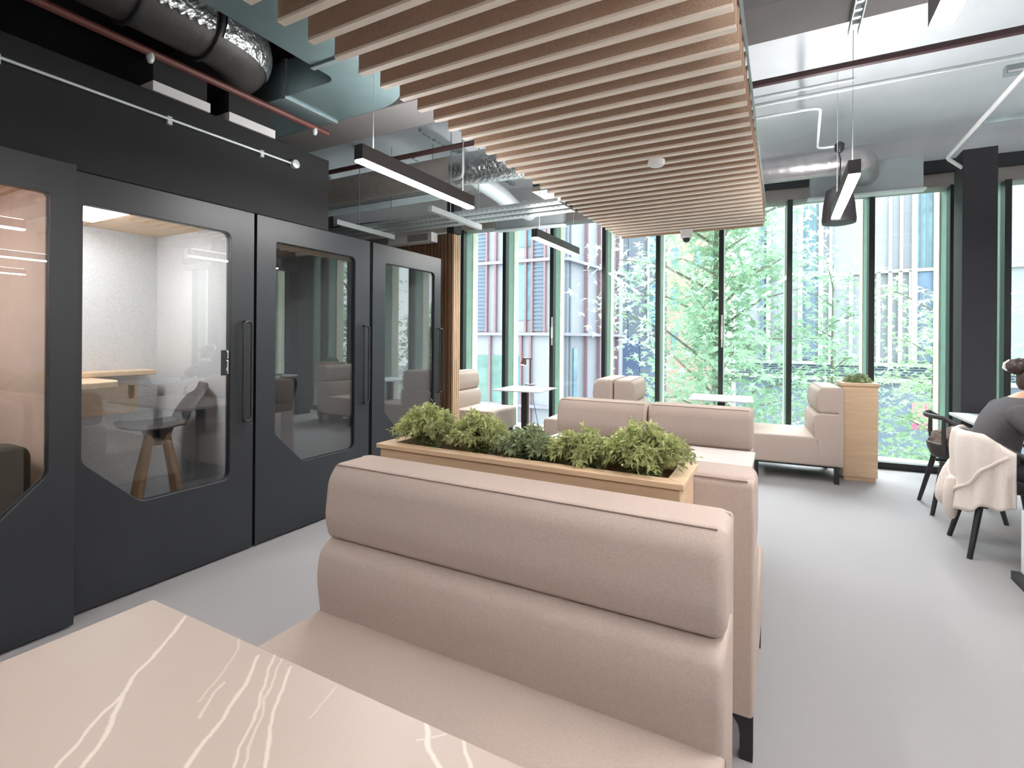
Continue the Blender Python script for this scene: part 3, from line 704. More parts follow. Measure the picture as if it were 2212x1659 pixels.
for yy, y2, lab in ((1.55, 1.85, 'white-edged dark air boot above the lit booth'), (1.99, 2.30, 'white-edged dark air boot further along the bulkhead')):
    t = thing('air_boot', lab, 'vent', (-3.2, (yy+y2)/2, 2.775), 0, 'white-edged air boots over the bulkhead')
    MB().box(-3.4, -3.12, yy, y2, .0+2.83, 2.98).build('box', DARKCEIL, t, world=True)
    m = MB(); m.box(-3.41, -3.10, yy-.01, y2+.01, 2.775, 2.83); m.build('flange', WHITEP, t, world=True)
# main duct crossing behind the pendant
t = thing('round_duct', 'wrapped round duct with a foil end crossing behind the left pendant', 'duct', (-3.4, 4.35, 3.14))
MB().tube([(-6.5, 4.33, 3.14), (-2.95, 4.33, 3.14)], .15, 24).build('wrapped_length', INSUL, t, world=True)
MB().tube([(-2.97, 4.33, 3.14), (-2.6, 4.34, 3.13), (-1.3, 4.36, 3.13)], [.155, .165, .16], 24).build('foil_length', FOIL, t, world=True)
MB().tube(bend([(-2.75, 4.1, 3.6), (-2.75, 4.12, 2.98), (-3.05, 4.15, 2.97)], .08), .016, 8).build('drain_pipe', STEELW, t, world=True)
def channel(label, p, q, w=.042, h=.042, name='strut_channel', group='steel strut channels under the left ceiling'):
    p, q = Vector(p), Vector(q); d = (q-p).normalized(); sd = d.cross(Vector((0, 0, 1))).normalized(); mb = MB()
    for s_ in (-1, 1): mb.bar(p+sd*s_*(w/2-.002), q+sd*s_*(w/2-.002), .004, h)
    mb.bar(p+Vector((0, 0, h/2)), q+Vector((0, 0, h/2)), w, .004)
    n = max(1, int((q-p).length/.09))
    for k in range(n): mb.bar(p.lerp(q, k/n)+Vector((0, 0, -h/2+.004)), p.lerp(q, (k+.35)/n)+Vector((0, 0, -h/2+.004)), w, .003)
    return tag(mb.build(name, STEELW), label, 'channel', group)
for i, (a, b, lab) in enumerate([((783, 317), (812, 334), 'short strut channel just right of the pendant wire'), ((893, 340), (948, 372), 'strut channel on the slab above the left pendant'), ((1000, 325), (1028, 346), 'strut channel on the slab close to the raft end'), ((712, 385), (740, 402), 'strut channel on the slab beside the bulkhead end')]):
    channel(lab, at(*a, 'Z', 3.578), at(*b, 'Z', 3.578))
# cable trays
t = thing('cable_tray', 'triple perforated steel cable tray hanging near the windows', 'cable tray', (-3.1, 4.25, 2.6))
for k, y in enumerate((4.0, 4.16, 4.32)):
    m = MB(); dy = .0
    ya, yb = y+.035, y+.145
    m.box(-6.3, -1.72, ya, yb, 2.6, 2.603); m.box(-6.3, -1.72, ya, ya+.004, 2.603, 2.625); m.box(-6.3, -1.72, yb-.004, yb, 2.603, 2.625); m.cur = 1
    for q in range(81): m.box(-6.2+q*.055, -6.17+q*.055, ya+.018, ya+.026, 2.5985, 2.6005)
    m.build('tray', [STEELW, BLK], t, world=True)
for x in (-3.98, -2.8):
    m = MB(); m.box(x-.021, x+.021, 3.66, 4.52, 2.545, 2.597); m.build('support_channel', STEELW, t, world=True)
    for y in (3.98, 4.48): MB().tube([(x, y, 2.55), (x, y, 3.6)], .005, 6).build('threaded_rod', STEEL, t, world=True)
t = thing('cable_tray', 'single upper cable tray running behind the left pendant', 'cable tray', (-4.5, 4.68, 3.1))
MB().box(-6.5, -3.05, 4.5, 4.75, 3.0, 3.004).build('tray', STEELW, t, world=True); m = MB(); m.box(-6.5, -3.05, 4.5, 4.505, 3.0, 3.05); m.box(-6.5, -3.05, 4.745, 4.75, 3.0, 3.05); m.build('side_rail', STEELW, t, world=True)
for x in (-3.5, -4.3):
    MB().tube([(x, 4.62, 3.0), (x, 4.62, 3.6)], .005, 6).build('threaded_rod', STEEL, t, world=True)
for x, y in ((-3.35, 5.1), (-2.95, 5.1), (-4.3, 5.0)):
    channel({-3.35: 'long strut channel above the trays, middle of three', -2.95: 'long strut channel above the trays, nearest the raft', -4.3: 'long strut channel above the trays, nearest the booths'}[x], (x, 4.2, 3.578), (x, 6.3, 3.578))
def fcu(label, x0, x1, y, z0, z1, rot):
    t = thing('fan_coil_box', label, 'air unit', ((x0+x1)/2, y, z0), rot, 'grey air boxes in front of the window head')
    w = (x1-x0)/2; h = z1-z0
    MB().box(-w, w, 0, .085, .02, h).build('casing', FCU, t, bevel=.003)
    m = MB(); m.box(-w-.02, w+.02, -.015, .10, 0, .02); m.build('flange', STEELW, t, bevel=.002)
    return t
f1 = fcu('grey air box with a round spigot above the left windows', -3.30, -2.37, 5.72, 2.80, 3.11, PHI)
m = MB(); m.tube([(.02, .0, .2), (.02, -.05, .2), (-.03, -.14, .23)], .105, 24); m.build('spigot', STEELW, f1)
m = MB(); m.tube([(-2.96, 5.62, 3.03), (-3.0, 5.3, 3.14), (-3.0, 4.5, 3.2)], [.1, .1, .1], 20); tag(m.build('flexible_duct', STEELW), 'pale flexible duct feeding the left air box', 'duct')
f2 = fcu('grey air box behind the right linear light, above the windows', .235, 1.135, 5.83, 2.80, 3.12, PHI)
t = thing('foil_duct', 'grey foil duct leaving the raft and turning into the right air box', 'duct', (.2, 5.4, 3.03))
MB().tube(bend([(-1.6, 5.36, 3.02), (.62, 5.42, 3.02), (.68, 5.84, 3.0)], .16, 8), .115, 28).build('duct_body', mat('foil_matte', (168, 166, 168), .35, metal=.7, var=.12, nscale=10, bump=.5, bscale=18, bdist=.01), t, world=True)
t = thing('air_unit', 'dark air unit with a pale edge partly hidden by the raft end', 'air unit', (-1.75, 5.2, 3.0))
MB().box(-2.35, -1.0, 4.85, 5.35, 3.02, 3.5).build('casing', BLKP, t, world=True); MB().box(-2.36, -.98, 4.84, 5.36, 2.97, 3.02).build('edge_trim', GREYP, t, world=True)
t = thing('wall_unit', 'white boxed wall unit above the last phone booth', 'air unit', at(860, 522, 'Y', 4.8))
p = t.location
MB().box(-.55, .55, -.06, .06, -.05, .06).build('casing', WHITEP, t, bevel=.004); MB().box(.2, .5, -.065, -.055, -.035, .045).build('grille', GREYP, t); MB().box(-.5, -.1, -.065, -.055, -.035, .045).build('grille', GREYP, t)

# ================================================================== RIGHT SIDE: communal table, chairs, person
t = thing('long_table', 'white long shared table beside the dark column at right', 'table', (1.9, 4.95, 0))
MB().box(1.40, 2.5, 3.75, 6.19, .715, .74).build('tabletop', TABLEW, t, world=True, bevel=.003)
for y in (4.0, 5.95):
    for x in (1.55, 2.35): MB().box(x-.03, x+.03, y-.03, y+.03, 0, .715).build('leg', BLK, t, world=True)
p = at(2205, 1245, 'Z', 0)
t = thing('low_cabinet', 'white low cabinet on a dark plinth at the right photo edge', 'cabinet', (p.x+.275, p.y-.38, 0))
MB().box(-.3, .3, -.35, .3, .05, .42).build('body', WHITEW, t, bevel=.004); MB().box(-.34, .3, -.38, .31, 0, .05).build('plinth', BLKP, t)

def armchair(label, x, y, rz):
    t = thing('armchair', label, 'chair', (x, y, 0), rz, 'dark shell armchairs at the long table')   # local: faces +X
    def shell(u, v):                                          # seat bowl; a = 0 front (+X), a = pi back
        a = u*2*PI; bk = (1-math.cos(a))/2
        h = .455+.115*min(1, max(0, (bk-.08)/.7))**.8
        rx, ry = .205, .235
        if v < .45:
            k = v/.45; r = .03+.97*k; z = .425+.025*k**3
            return (math.cos(a)*rx*r+.02, math.sin(a)*ry*r, z)
        k = (v-.45)/.55; z = .45+(h-.45)*k; fl = 1+.16*math.sin(k*PI/2)*(1 if bk > .1 else .2)
        return (math.cos(a)*rx*fl+.02, math.sin(a)*ry*fl, z)
    m = MB(); m.grid(shell, 48, 16, wrap=True); o = m.build('seat_shell', SHELLB, t, smooth=60)
    sm = o.modifiers.new('solid', 'SOLIDIFY'); sm.thickness = .014
    def rim(a):
        bk = (1-math.cos(a))/2; z = .66+.13*min(1, max(0, (bk-.35)/.5))**1.2
        return Vector((math.cos(a)*.205*1.22+.02, math.sin(a)*.235*1.22, z))
    def band(u, v):
        a = PI*.36+u*PI*1.28; w = 2*PI*v; c = rim(a); o_ = Vector((math.cos(a), math.sin(a), 0))
        return c+o_*(.009*math.cos(w))+Vector((0, 0, .019*math.sin(w)))
    m = MB(); m.grid(band, 44, 10); m.build('back_rail', SHELLB, t, smooth=60)
    for ang in (PI*.40, PI*.74, PI*1.26, PI*1.60):
        r_ = rim(ang); lo_ = Vector((math.cos(ang)*.205*1.13+.02, math.sin(ang)*.235*1.13, .50))
        m = MB(); m.tube([lo_, lo_.lerp(r_, .5)+Vector((math.cos(ang), math.sin(ang), 0))*.012, r_], [.02, .016, .013], 8); m.build('post', SHELLB, t)
    m = MB(); m.box(-.16, .16, -.02, .02, .405, .425); m.box(-.02, .02, -.16, .16, .405, .425); m.build('under_frame', BLK, t)
    for sx in (-1, 1):
        for sy in (-1, 1):
            m = MB(); m.tube([(sx*.14, sy*.14, .425), (sx*.225, sy*.225, 0)], [.021, .015], 10); m.build('leg', BLK, t)
    return t
chA = armchair('far dark shell armchair at the long table with a brown coat on its seat', 1.305, 5.445, 0)
chB = armchair('near dark shell armchair, occupied, with a cream cardigan over its back', 1.305, 4.52, 0)
# coat bundle
m = MB()
def blob(u, v):
    a = u*2*PI; b = (v-.5)*PI; d = Vector((math.cos(b)*math.cos(a), math.cos(b)*math.sin(a), math.sin(b)))
    k = 1+.22*noise.noise(d*2.3)+.10*noise.noise(d*6)
    return (d.x*.205*k, d.y*.2*k, d.z*.125*k)
m.grid(blob, 36, 20, wrap=True); o = m.build('folded_coat', FUR); o.location = (1.315, 5.43, .575); tag(o, 'brown fluffy folded coat lying in the far armchair', 'coat')
# cardigan over the back of the near chair
cg = thing('cardigan', 'cream knitted cardigan draped over the back of the occupied armchair', 'cardigan', (1.305, 4.52, .3))
def drape(u, v):           # u around the back, v from inside over the rim down outside
    a = PI-1.75+3.15*u; bk = (1-math.cos(a))/2
    h = .455+.21+.125*min(1, max(0, (bk-.45)/.4))**1.3 if bk > .45 else .66*max(.6, bk/.45)+.0
    rx, ry = .205*1.235, .235*1.235
    fold = .012*math.sin(u*44+3*math.sin(u*6))+.013*math.sin(u*19+1)
    swag = .10+.17*math.sin(min(1, max(0, (u-.30)/.70))*PI)**.7+.03*math.sin(u*11+1)+.012*math.sin(u*44)
    if v < .12: k = v/.12; r = .93; z = h-.10*(1-k)
    elif v < .2: k = (v-.12)/.08; r = .93+.12*k; z = h+.016*math.sin(k*PI)
    else:
        k = (v-.2)/.8; r = 1.05+.05*k+fold*(2+3*k); z = h-(.22+swag)*k-.012*math.sin(k*9+u*5)*k
        if .2 < u: r += .03*math.sin(k*PI*2.2)*math.sin(u*PI)
    return (math.cos(a)*rx*r+.02, math.sin(a)*ry*r, z)
m = MB(); m.grid(drape, 70, 30); 
for q in range(len(m.v)): m.v[q] = m.v[q]+Vector((0, 0, -.3))
o = m.build('knit_body', CARDI, cg, smooth=70); sm = o.modifiers.new('solid', 'SOLIDIFY'); sm.thickness = .008; sm.offset = 1
def onc(u, v): p = Vector(drape(u, v)); return (p+Vector((p.x-.02, p.y, 0)).normalized()*.014)-Vector((0, 0, .3))
m = MB(); m.tube([onc(.30+.66*k/24, .62+.27*math.sin(PI*k/24)-.36*(k/24)**2) for k in range(25)], .011, 8); o = m.build('collar', CARDI, cg, smooth=70)
def sleeve(name, pts, rs):
    m = MB(); m.tube([Vector(p)+Vector((0, 0, -.3)) for p in pts], rs, 12); o = m.build(name, CARDI, cg, smooth=70); s2 = o.modifiers.new('s', 'SUBSURF'); s2.levels = s2.render_levels = 1
sleeve('sleeve', [(-.17, .22, .60), (-.24, .20, .48), (-.27, .15, .36), (-.27, .17, .28), (-.25, .23, .24)], [.035, .042, .055, .06, .03])
sleeve('sleeve', [(-.27, -.02, .50), (-.28, -.03, .36), (-.27, .0, .26), (-.26, .02, .17)], [.035, .045, .045, .02])

# ---- person seated in the near chair, leaning over the table
pr = thing('person', 'seated person in a dark grey tee leaning over the long table', 'person', (1.33, 4.56, .465))
def skin_obj(name, chains, mtl, parent, sub=2, root=0):
    bm = bmesh.new(); lay = bm.verts.layers.skin.verify(); idx = {}
    for ch in chains:
        prev = None
        for key, co, r in ch:
            if key not in idx:
                v = bm.verts.new(co); v[lay].radius = (r, r) if not isinstance(r, tuple) else r; idx[key] = v
            v = idx[key]
            if prev is not None and not bm.edges.get((prev, v)): bm.edges.new((prev, v))
            prev = v
    bm.verts.ensure_lookup_table(); bm.verts[root][lay].use_root = True
    me = bpy.data.meshes.new(name); bm.to_mesh(me); bm.free(); me.materials.append(mtl)
    o = bpy.data.objects.new(name, me); COL.objects.link(o); o.parent = parent
    m1 = o.modifiers.new('skin', 'SKIN'); m1.use_smooth_shade = True
    m2 = o.modifiers.new('sub', 'SUBSURF'); m2.levels = m2.render_levels = sub
    return o
# local metres from (1.33, 4.56, .45); +X forward, +Y the person's left
B_ = [('pel', (-.07, 0, .10), (.10, .08)), ('bel', (-.06, 0, .25), (.115, .085)), ('chest', (-.01, 0, .40), (.125, .085)), ('upc', (.03, 0, .49), (.09, .065)), ('nk0', (.08, .01, .56), .058), ('nk1', (.135, .03, .585), .052), ('hd0', (.185, .05, .60), .075), ('hd1', (.19, .055, .67), .093), ('hd2', (.175, .055, .74), .078)]
chains = [B_]
fing = []
for s_, sd in ((1, 'L'), (-1, 'R')):
    sh = (.015, s_*.165, .47); el = (.16, s_*.30, .335); wr = (.40, s_*.17, .335)
    chains.append([('upc', None, None), ('sh'+sd, sh, .048), ('ua'+sd, (.075, s_*.25, .395), .046), ('el'+sd, el, .042), ('fa'+sd, (.28, s_*.235, .34), .038), ('wr'+sd, wr, .026), ('pm'+sd, (.455, s_*.14, .335), (.036, .018)), ('pk'+sd, (.49, s_*.12, .333), (.034, .014))])
    hp = (-.03, s_*.10, .06); kn = (.38, s_*.13, .05); an = (.34, s_*.13, -.37)
    chains.append([('pel', None, None), ('hp'+sd, hp, .07), ('th'+sd, (.18, s_*.12, .06), .06), ('kn'+sd, kn, .048), ('cf'+sd, (.375, s_*.13, -.14), .042), ('an'+sd, an, .038), ('ft'+sd, (.43, s_*.14, -.415), (.042, .03)), ('to'+sd, (.51, s_*.145, -.425), (.04, .022))])
    for f_, (dy, L) in enumerate(((.028, .066), (.01, .078), (-.008, .072), (-.025, .056))):
        b0_ = Vector((.49, s_*(.12+dy), .334)); dr = Vector((.9, -s_*.35, 0)).normalized()
        chains.append([('pk'+sd, None, None), ('f%d0' % f_+sd, tuple(b0_+dr*.018), .0095), ('f%d1' % f_+sd, tuple(b0_+dr*(L*.6)+Vector((0, 0, .012))), .0088), ('f%d2' % f_+sd, tuple(b0_+dr*L+Vector((0, 0, -.006))), .0075)])
    tb = Vector((.455, s_*.135, .336)); chains.append([('pm'+sd, None, None), ('t0'+sd, tuple(tb+Vector((.012, -s_*.035, 0))), .011), ('t1'+sd, tuple(tb+Vector((.045, -s_*.052, .004))), .009)])
body = skin_obj('body', chains, SKIN, pr)
secs = [(.03, -.072, .135, .172), (.10, -.072, .132, .170), (.20, -.068, .122, .162), (.30, -.05, .12, .172), (.38, -.025, .122, .19), (.44, .0, .118, .203), (.485, .015, .106, .205), (.515, .03, .094, .185), (.54, .045, .083, .148), (.562, .06, .072, .108), (.575, .072, .066, .082)]
def teef(u, v):
    k = v*(len(secs)-1); i0 = min(int(k), len(secs)-2); f = k-i0
    z, cx, hx, hy = [secs[i0][q]*(1-f)+secs[i0+1][q]*f for q in range(4)]
    a = u*2*PI; c, n_ = math.cos(a), math.sin(a); e = .82
    w = 1+.02*math.sin(a*5+z*30)*math.sin(z*18)
    return (cx+hx*math.copysign(abs(c)**e, c)*w, hy*math.copysign(abs(n_)**e, n_)*w, z-.03*max(0, -c)*v*0)
m = MB(); m.grid(teef, 40, 40, wrap=True)
for s_ in (1, -1):
    m.tube([(.01, s_*.13, .485), (.015, s_*.18, .475), (.045, s_*.222, .43), (.085, s_*.258, .385), (.10, s_*.27, .37)], [.07, .082, .078, .074, .073], 16)
o = m.build('tee_shirt', TEE, pr, smooth=80); sb = o.modifiers.new('sub', 'SUBSURF'); sb.levels = sb.render_levels = 1
m = MB()
m.grid(lambda u, v: (-.06+.15*math.cos(u*2*PI)*math.sin(PI*max(.02, min(.98, v))), .185*math.sin(u*2*PI)*math.sin(PI*max(.02, min(.98, v))), .075-.10*math.cos(PI*v)), 28, 16, wrap=True)
for s_ in (1, -1):
    m.tube([(-.09, s_*.095, .065), (.0, s_*.105, .06), (.18, s_*.12, .055), (.33, s_*.13, .05), (.385, s_*.13, .03), (.40, s_*.13, -.03), (.378, s_*.13, -.14), (.345, s_*.13, -.35)], [.085, .10, .088, .074, .072, .07, .066, .056], 16)
o = m.build('trousers', TROU, pr, smooth=80); sb = o.modifiers.new('sub', 'SUBSURF'); sb.levels = sb.render_levels = 1
for s_ in (1, -1):
    m = MB(); m.rprism(rpoly([(-.05, -.035), (.05, -.035), (.05, .03), (-.05, .045)], .02), .22, .04); 
    m.v = [Vector((v.x+.44, v.y*.9+s_*.14, v.z-.41)) for v in m.v]; m.build('shoe', BLK, pr, smooth=50)
def hshift(m): m.v = [Vector((v.x+.04, v.y+.02, v.z-.11)) for v in m.v]
# hair: cap plus bun, clip
def haircap(u, v):
    a = u*2*PI; b = -.62+v*(PI/2+.62); d = Vector((math.cos(b)*math.cos(a), math.cos(b)*math.sin(a), math.sin(b)))
    fr = max(0, d.x); k = 1.0+.03*noise.noise(d*7)+.012*math.sin(a*26)
    zc = d.z if d.x < .2 else max(d.z, .12+.55*(d.x-.2))
    return (.138+d.x*(.112 if d.x < 0 else .097)*k, .035+d.y*.100*k, .80+zc*.118*k)
m = MB(); m.grid(haircap, 60, 22, wrap=True); hshift(m); hc = m.build('hair', HAIR, pr, smooth=70)
def bun(u, v):
    a = u*2*PI; b = (v-.5)*PI; d = Vector((math.cos(b)*math.cos(a), math.cos(b)*math.sin(a), math.sin(b))); k = 1+.2*noise.noise(d*3.2)+.05*math.sin(a*9+b*6)
    return (.045+d.x*.062*k, .055+d.y*.07*k, .885+d.z*.055*k)
m = MB(); m.grid(bun, 36, 18, wrap=True); hshift(m); m.build('hair_bun', HAIR, pr, smooth=70)
m = MB(); m.tube([(.0, .06, .93), (-.022, .075, .905), (-.028, .07, .875), (-.015, .06, .855)], [.006, .01, .01, .005], 8); hshift(m); m.build('hair_clip', WHITEP, pr)
# face features on the far side
m = MB(); m.tube([(.216, .04, .80), (.246, .045, .765), (.232, .044, .752)], [.010, .015, .012], 8); hshift(m); m.build('nose', SKIN, pr)
for s_ in (1, -1):
    m = MB(); m.lathe([(.002, -.012), (.010, -.006), (.012, .0), (.010, .006), (.002, .012)], n=10); m.v = [Vector((v.x+.209, v.y+.04+s_*.034, v.z+.80)) for v in m.v]; hshift(m); ey_ = m.build('eye', WHITEP, pr)
    m = MB(); m.lathe([(.001, -.006), (.005, -.003), (.006, 0), (.005, .003), (.001, .006)], n=8); m.v = [Vector((v.x+.2165, v.y+.04+s_*.034, v.z+.80)) for v in m.v]; hshift(m); m.build('iris', HAIR, ey_)
    m = MB(); m.tube([(.14, .035+s_*.094, .755), (.13, .035+s_*.104, .78), (.14, .035+s_*.10, .808)], [.010, .014, .009], 8); hshift(m); m.build('ear', SKIN, pr)
m = MB(); m.tube([(.216, .018, .725), (.227, .044, .722), (.216, .07, .725)], [.004, .008, .004], 8); hshift(m); m.build('mouth', mat('lips', (180, 106, 98), .5), pr)

# ================================================================== OUTSIDE
struct(MB().box(-60, 60, 8, 90, -4.2, -4.0).build('ground', mat('pavement', (120, 122, 124), .9)))
PANEL = mat('facade_white', (156, 159, 168), .6, var=.03, nscale=1.2)
PANELG = mat('facade_grey', (118, 125, 134), .6, var=.04, nscale=1.2)
FINR = mat('fin_mauve', (142, 114, 120), .6)
FINW = mat('fin_white', (176, 176, 172), .6)
RAIL = mat('rail_grey', (150, 146, 160), .5)
PANE = mat('far_window', (98, 138, 152), .2, var=.25, nscale=3)
PANEC = mat('far_window_teal', (120, 190, 200), .2, var=.2, nscale=3)
LOUV = mat('louvre_blue', (112, 134, 158), .6)
SHOP = mat('shopfront', (112, 126, 142), .25, var=.15, nscale=.8)
ORNG = mat('facade_orange', (176, 152, 136), .8)
def wframe(P, Q):
    d = (Q-P); d.z = 0; L = d.length; d.normalize(); n = Vector((d.y, -d.x, 0))
    if n.dot(CAMPOS-P) < 0: n = -n
    return Matrix(((d.x, n.x, 0, P.x), (d.y, n.y, 0, P.y), (0, 0, 1, 0), (0, 0, 0, 1))), L
class Facade:
    def __init__(s, root, P, Q): s.r = root; s.P = Vector((P.x, P.y, 0)); s.Q = Vector((Q.x, Q.y, 0)); s.m, s.L = wframe(s.P, s.Q); s.mi = s.m.inverted()
    def uv(s, x, y): p = s.mi @ on_wall(x, y, s.P, s.Q); return p.x, p.z
    def rect(s, name, m, x0, x1, za, zb, d0=.0, d1=.06, sub=None):     # by pixel columns, metres high
        a, b = s.uv(x0, 735)[0], s.uv(x1, 735)[0]; a, b = min(a, b), max(a, b)
        mb = MB(); mb.box(a, b, d0, d1, za, zb, s.m); return mb.build(name, m, sub or s.r, world=True)
    def fin(s, m, x, za, zb, w=.085, d=.16):
        a = s.uv(x, 735)[0]; mb = MB(); mb.box(a-w/2, a+w/2, 0, d, za, zb, s.m); return mb.build('fin', m, s.r, world=True)
    def rail(s, m, z, h=.12, d=.22, a=None, b=None):
        mb = MB(); mb.box(0 if a is None else a, s.L if b is None else b, 0, d, z-h/2, z+h/2, s.m); return mb.build('rail', m, s.r, world=True)
    def louvre(s, x0, x1, za, zb, m=None, step=.16, bg=None):
        w = s.rect('window', bg or LOUV, x0, x1, za, zb, .0, .04)
        a, b = s.uv(x0, 735)[0], s.uv(x1, 735)[0]; a, b = min(a, b), max(a, b); mb = MB(); z = za
        while z < zb-.03: mb.box(a, b, .04, .09, z, z+step*.45, s.m); z += step
        mb.build('louvre', m or PANELG, w, world=True)
# left building: two faces meeting in a corner
C0 = atd(1216, 735, 20); A0 = atd(985, 735, 22.3); B0 = atd(1340, 735, 25.0)
dA = (A0-C0); A0 = C0+dA*2.2; dB = (B0-C0); B0 = C0+dB*1.05
lb = thing('building', 'white panelled building with mauve fins, corner towards the left windows', 'building', (C0.x, C0.y, -4))
mb = MB(); mb.prism([(C0.x, C0.y), (A0.x, A0.y), (A0.x+B0.x-C0.x, A0.y+B0.y-C0.y), (B0.x, B0.y)], -4, 9.6, 'Z'); mb.build('wall', PANEL, lb, world=True)
fa = Facade(lb, C0, A0); fb = Facade(lb, C0, B0)
for z in (-1.3, 1.62, 4.6, 7.6): fa.rail(RAIL, z); fb.rail(RAIL, z)
for x0, x1 in ((1030, 1052), (1152, 1176)):
    for z in (1.7, 4.7): fa.louvre(x0, x1, z+.05, z+2.75)
for x0, x1 in ((985, 1000), (1112, 1136), (1136, 1150)):
    for z in (1.7, 4.7): fa.rect('window', PANEC if x0 != 1136 else PANE, x0, x1, z+.5, z+2.75)
for x in (1053, 1072, 1101, 1137, 1151, 1178, 1000): fa.fin(FINR, x, 1.65, 9.5)
for x in (1061, 1128, 1148): fa.fin(FINR, x, -3.9, 1.6)
for x0, x1 in ((1029, 1088), (1112, 1126), (985, 1000)): fa.rect('window', mat('shop_green', (104, 140, 134), .25, var=.2, nscale=1.5) if x0 == 1029 else PANE, x0, x1, -3.6, .72)
for x in (1262, 1290, 1330): fb.fin(FINR, x, -3.9, 9.5)
for x in (1222, 1230): fb.fin(PANELG, x, -3.9, 9.5, .1, .06)
fb.rect('window', PANE, 1237, 1245, -1.6, 1.05)
# grey building behind
P = atd(1300, 735, 27); Q = atd(1440, 735, 27.5)
gb = thing('building', 'pale grey building with a dark blue ground floor seen beyond the tree', 'building', (P.x, P.y, -4))
n_ = Vector((-(Q-P).y, (Q-P).x, 0)).normalized()
mb = MB(); mb.prism([(P.x, P.y), (Q.x, Q.y), (Q.x+n_.x*6, Q.y+n_.y*6), (P.x+n_.x*6, P.y+n_.y*6)], -4, 11, 'Z'); mb.build('wall', PANELG, gb, world=True)
fg = Facade(gb, P, Q); fg.rect('ground_floor', mat('dark_blue', (88, 104, 134), .5), 1320, 1380, -4, 1.55); fg.louvre(1382, 1436, -3.9, 1.4, PANELG, .3)
fg.fin(LOUV, 1358, 1.6, 11, .08, .05)
for z in (1.8, 5, 8): fg.rect('window', PANE, 1400, 1416, z+.4, z+2.6); 
for x in (1398, 1418, 1426): fg.fin(FINW, x, 1.6, 11, .12, .12)
# sunlit orange building far behind
P = atd(1425, 735, 42); Q = atd(1560, 735, 42)
ob = thing('building', 'pale orange building far behind the big tree', 'building', (P.x, P.y, -4))
n_ = Vector((-(Q-P).y, (Q-P).x, 0)).normalized()
mb = MB(); mb.prism([(P.x, P.y), (Q.x, Q.y), (Q.x+n_.x*6, Q.y+n_.y*6), (P.x+n_.x*6, P.y+n_.y*6)], -4, 15, 'Z'); mb.build('wall', ORNG, ob, world=True)
fo = Facade(ob, P, Q)
for z in (0, 3.4, 6.8, 10.2): 
    for x in (1450, 1500, 1530): fo.rect('window', PANE, x, x+14, z+.6, z+2.4)
# right building
P = atd(1590, 735, 17.2); Q = atd(2120, 735, 14.0); d_ = Q-P; Q = P+d_*1.35
rb = thing('building', 'pale building with white fins and a louvred band across the right windows', 'building', (P.x, P.y, -4))
n_ = Vector((-(Q-P).y, (Q-P).x, 0)).normalized()
mb = MB(); mb.prism([(P.x, P.y), (Q.x, Q.y), (Q.x+n_.x*6, Q.y+n_.y*6), (P.x+n_.x*6, P.y+n_.y*6)], -4, 8.2, 'Z'); mb.build('wall', PANEL, rb, world=True)
fr = Facade(rb, P, Q)
zr = fr.uv(1900, 588)[1]; zl = fr.uv(1950, 788)[1]; zs = fr.uv(1950, 822)[1]
for z in (zr, zr+3.1): fr.rail(FINW, z, .1, .12)
fr.rail(FINW, zl, .1, .2); fr.rail(FINW, zs, .12, .3)
mb = MB(); z = zs+.1
mb2 = MB(); mb2.box(0, fr.L, 0, .05, zs+.05, zl-.05, fr.m); lbd = mb2.build('louvre_band', LOUV, rb, world=True)
while z < zl-.07: mb.box(0, fr.L, .05, .12, z, z+.035, fr.m); z += .075
mb.build('louvre_blade', PANELG, lbd, world=True)
mb = MB(); mb.box(0, fr.L, 0, .05, -4, zs-.06, fr.m); mb.build('shopfront', SHOP, rb, world=True)
for x0, x1 in ((1650, 1664), (1728, 1770), (1972, 2046), (1640, 1655)):
    for z in (zl+.1, zr+.06):
        w = fr.rect('window', PANE if z > zr else LOUV, x0, x1, z, (zr if z < zr else z+3.0)-.06)
        a, b = fr.uv(x0, 735)[0], fr.uv(x1, 735)[0]; a, b = min(a, b), max(a, b)
        mb = MB(); k = 0
        while a+k*.14 < b: mb.box(a+k*.14, a+k*.14+.05, .06, .075, z, (zr if z < zr else z+3.0)-.5, fr.m); k += 1
        mb.build('curtain', PANELG, w, world=True)
for x in (1660, 1728, 1772, 1973, 2020, 2048): fr.fin(FINW, x, zl, 8.1, .13, .15)
for x in (1793, 1837, 1896, 1921, 1943, 1966): fr.fin(FINW, x, zl, zr, .1, .12)
for x in (1793, 1921, 1945): fr.fin(FINW, x, zr, 8.1, .08, .1)
# poster on the shopfront
a0, zz0 = fr.uv(1968, 926); a1, zz1 = fr.uv(2030, 872); a0, a1 = min(a0, a1), max(a0, a1)
po = thing('poster', 'pink and orange poster on the shopfront across the street', 'poster', fr.m @ Vector(((a0+a1)/2, .06, zz0)))
mb = MB(); mb.box(a0, a1, .055, .07, zz0, zz1, fr.m); mb.build('sheet', mat('poster_pink', (246, 150, 160), .7, var=.1), po, world=True)
mb = MB(); h_ = zz1-zz0; w_ = a1-a0
mb.box(a0+.1*w_, a0+.5*w_, .07, .075, zz0+.25*h_, zz0+.42*h_, fr.m); mb.box(a0+.55*w_, a0+.9*w_, .07, .075, zz0+.5*h_, zz0+.66*h_, fr.m); mb.build('pale_block', mat('poster_cream', (250, 226, 200), .7), po, world=True)
mb = MB(); mb.box(a0+.02*w_, a0+.35*w_, .07, .074, zz0+.02*h_, zz0+.2*h_, fr.m); mb.box(a0+.5*w_, a0+.98*w_, .07, .074, zz0+.72*h_, zz0+.96*h_, fr.m); mb.build('magenta_block', mat('poster_magenta', (232, 96, 140), .7), po, world=True)

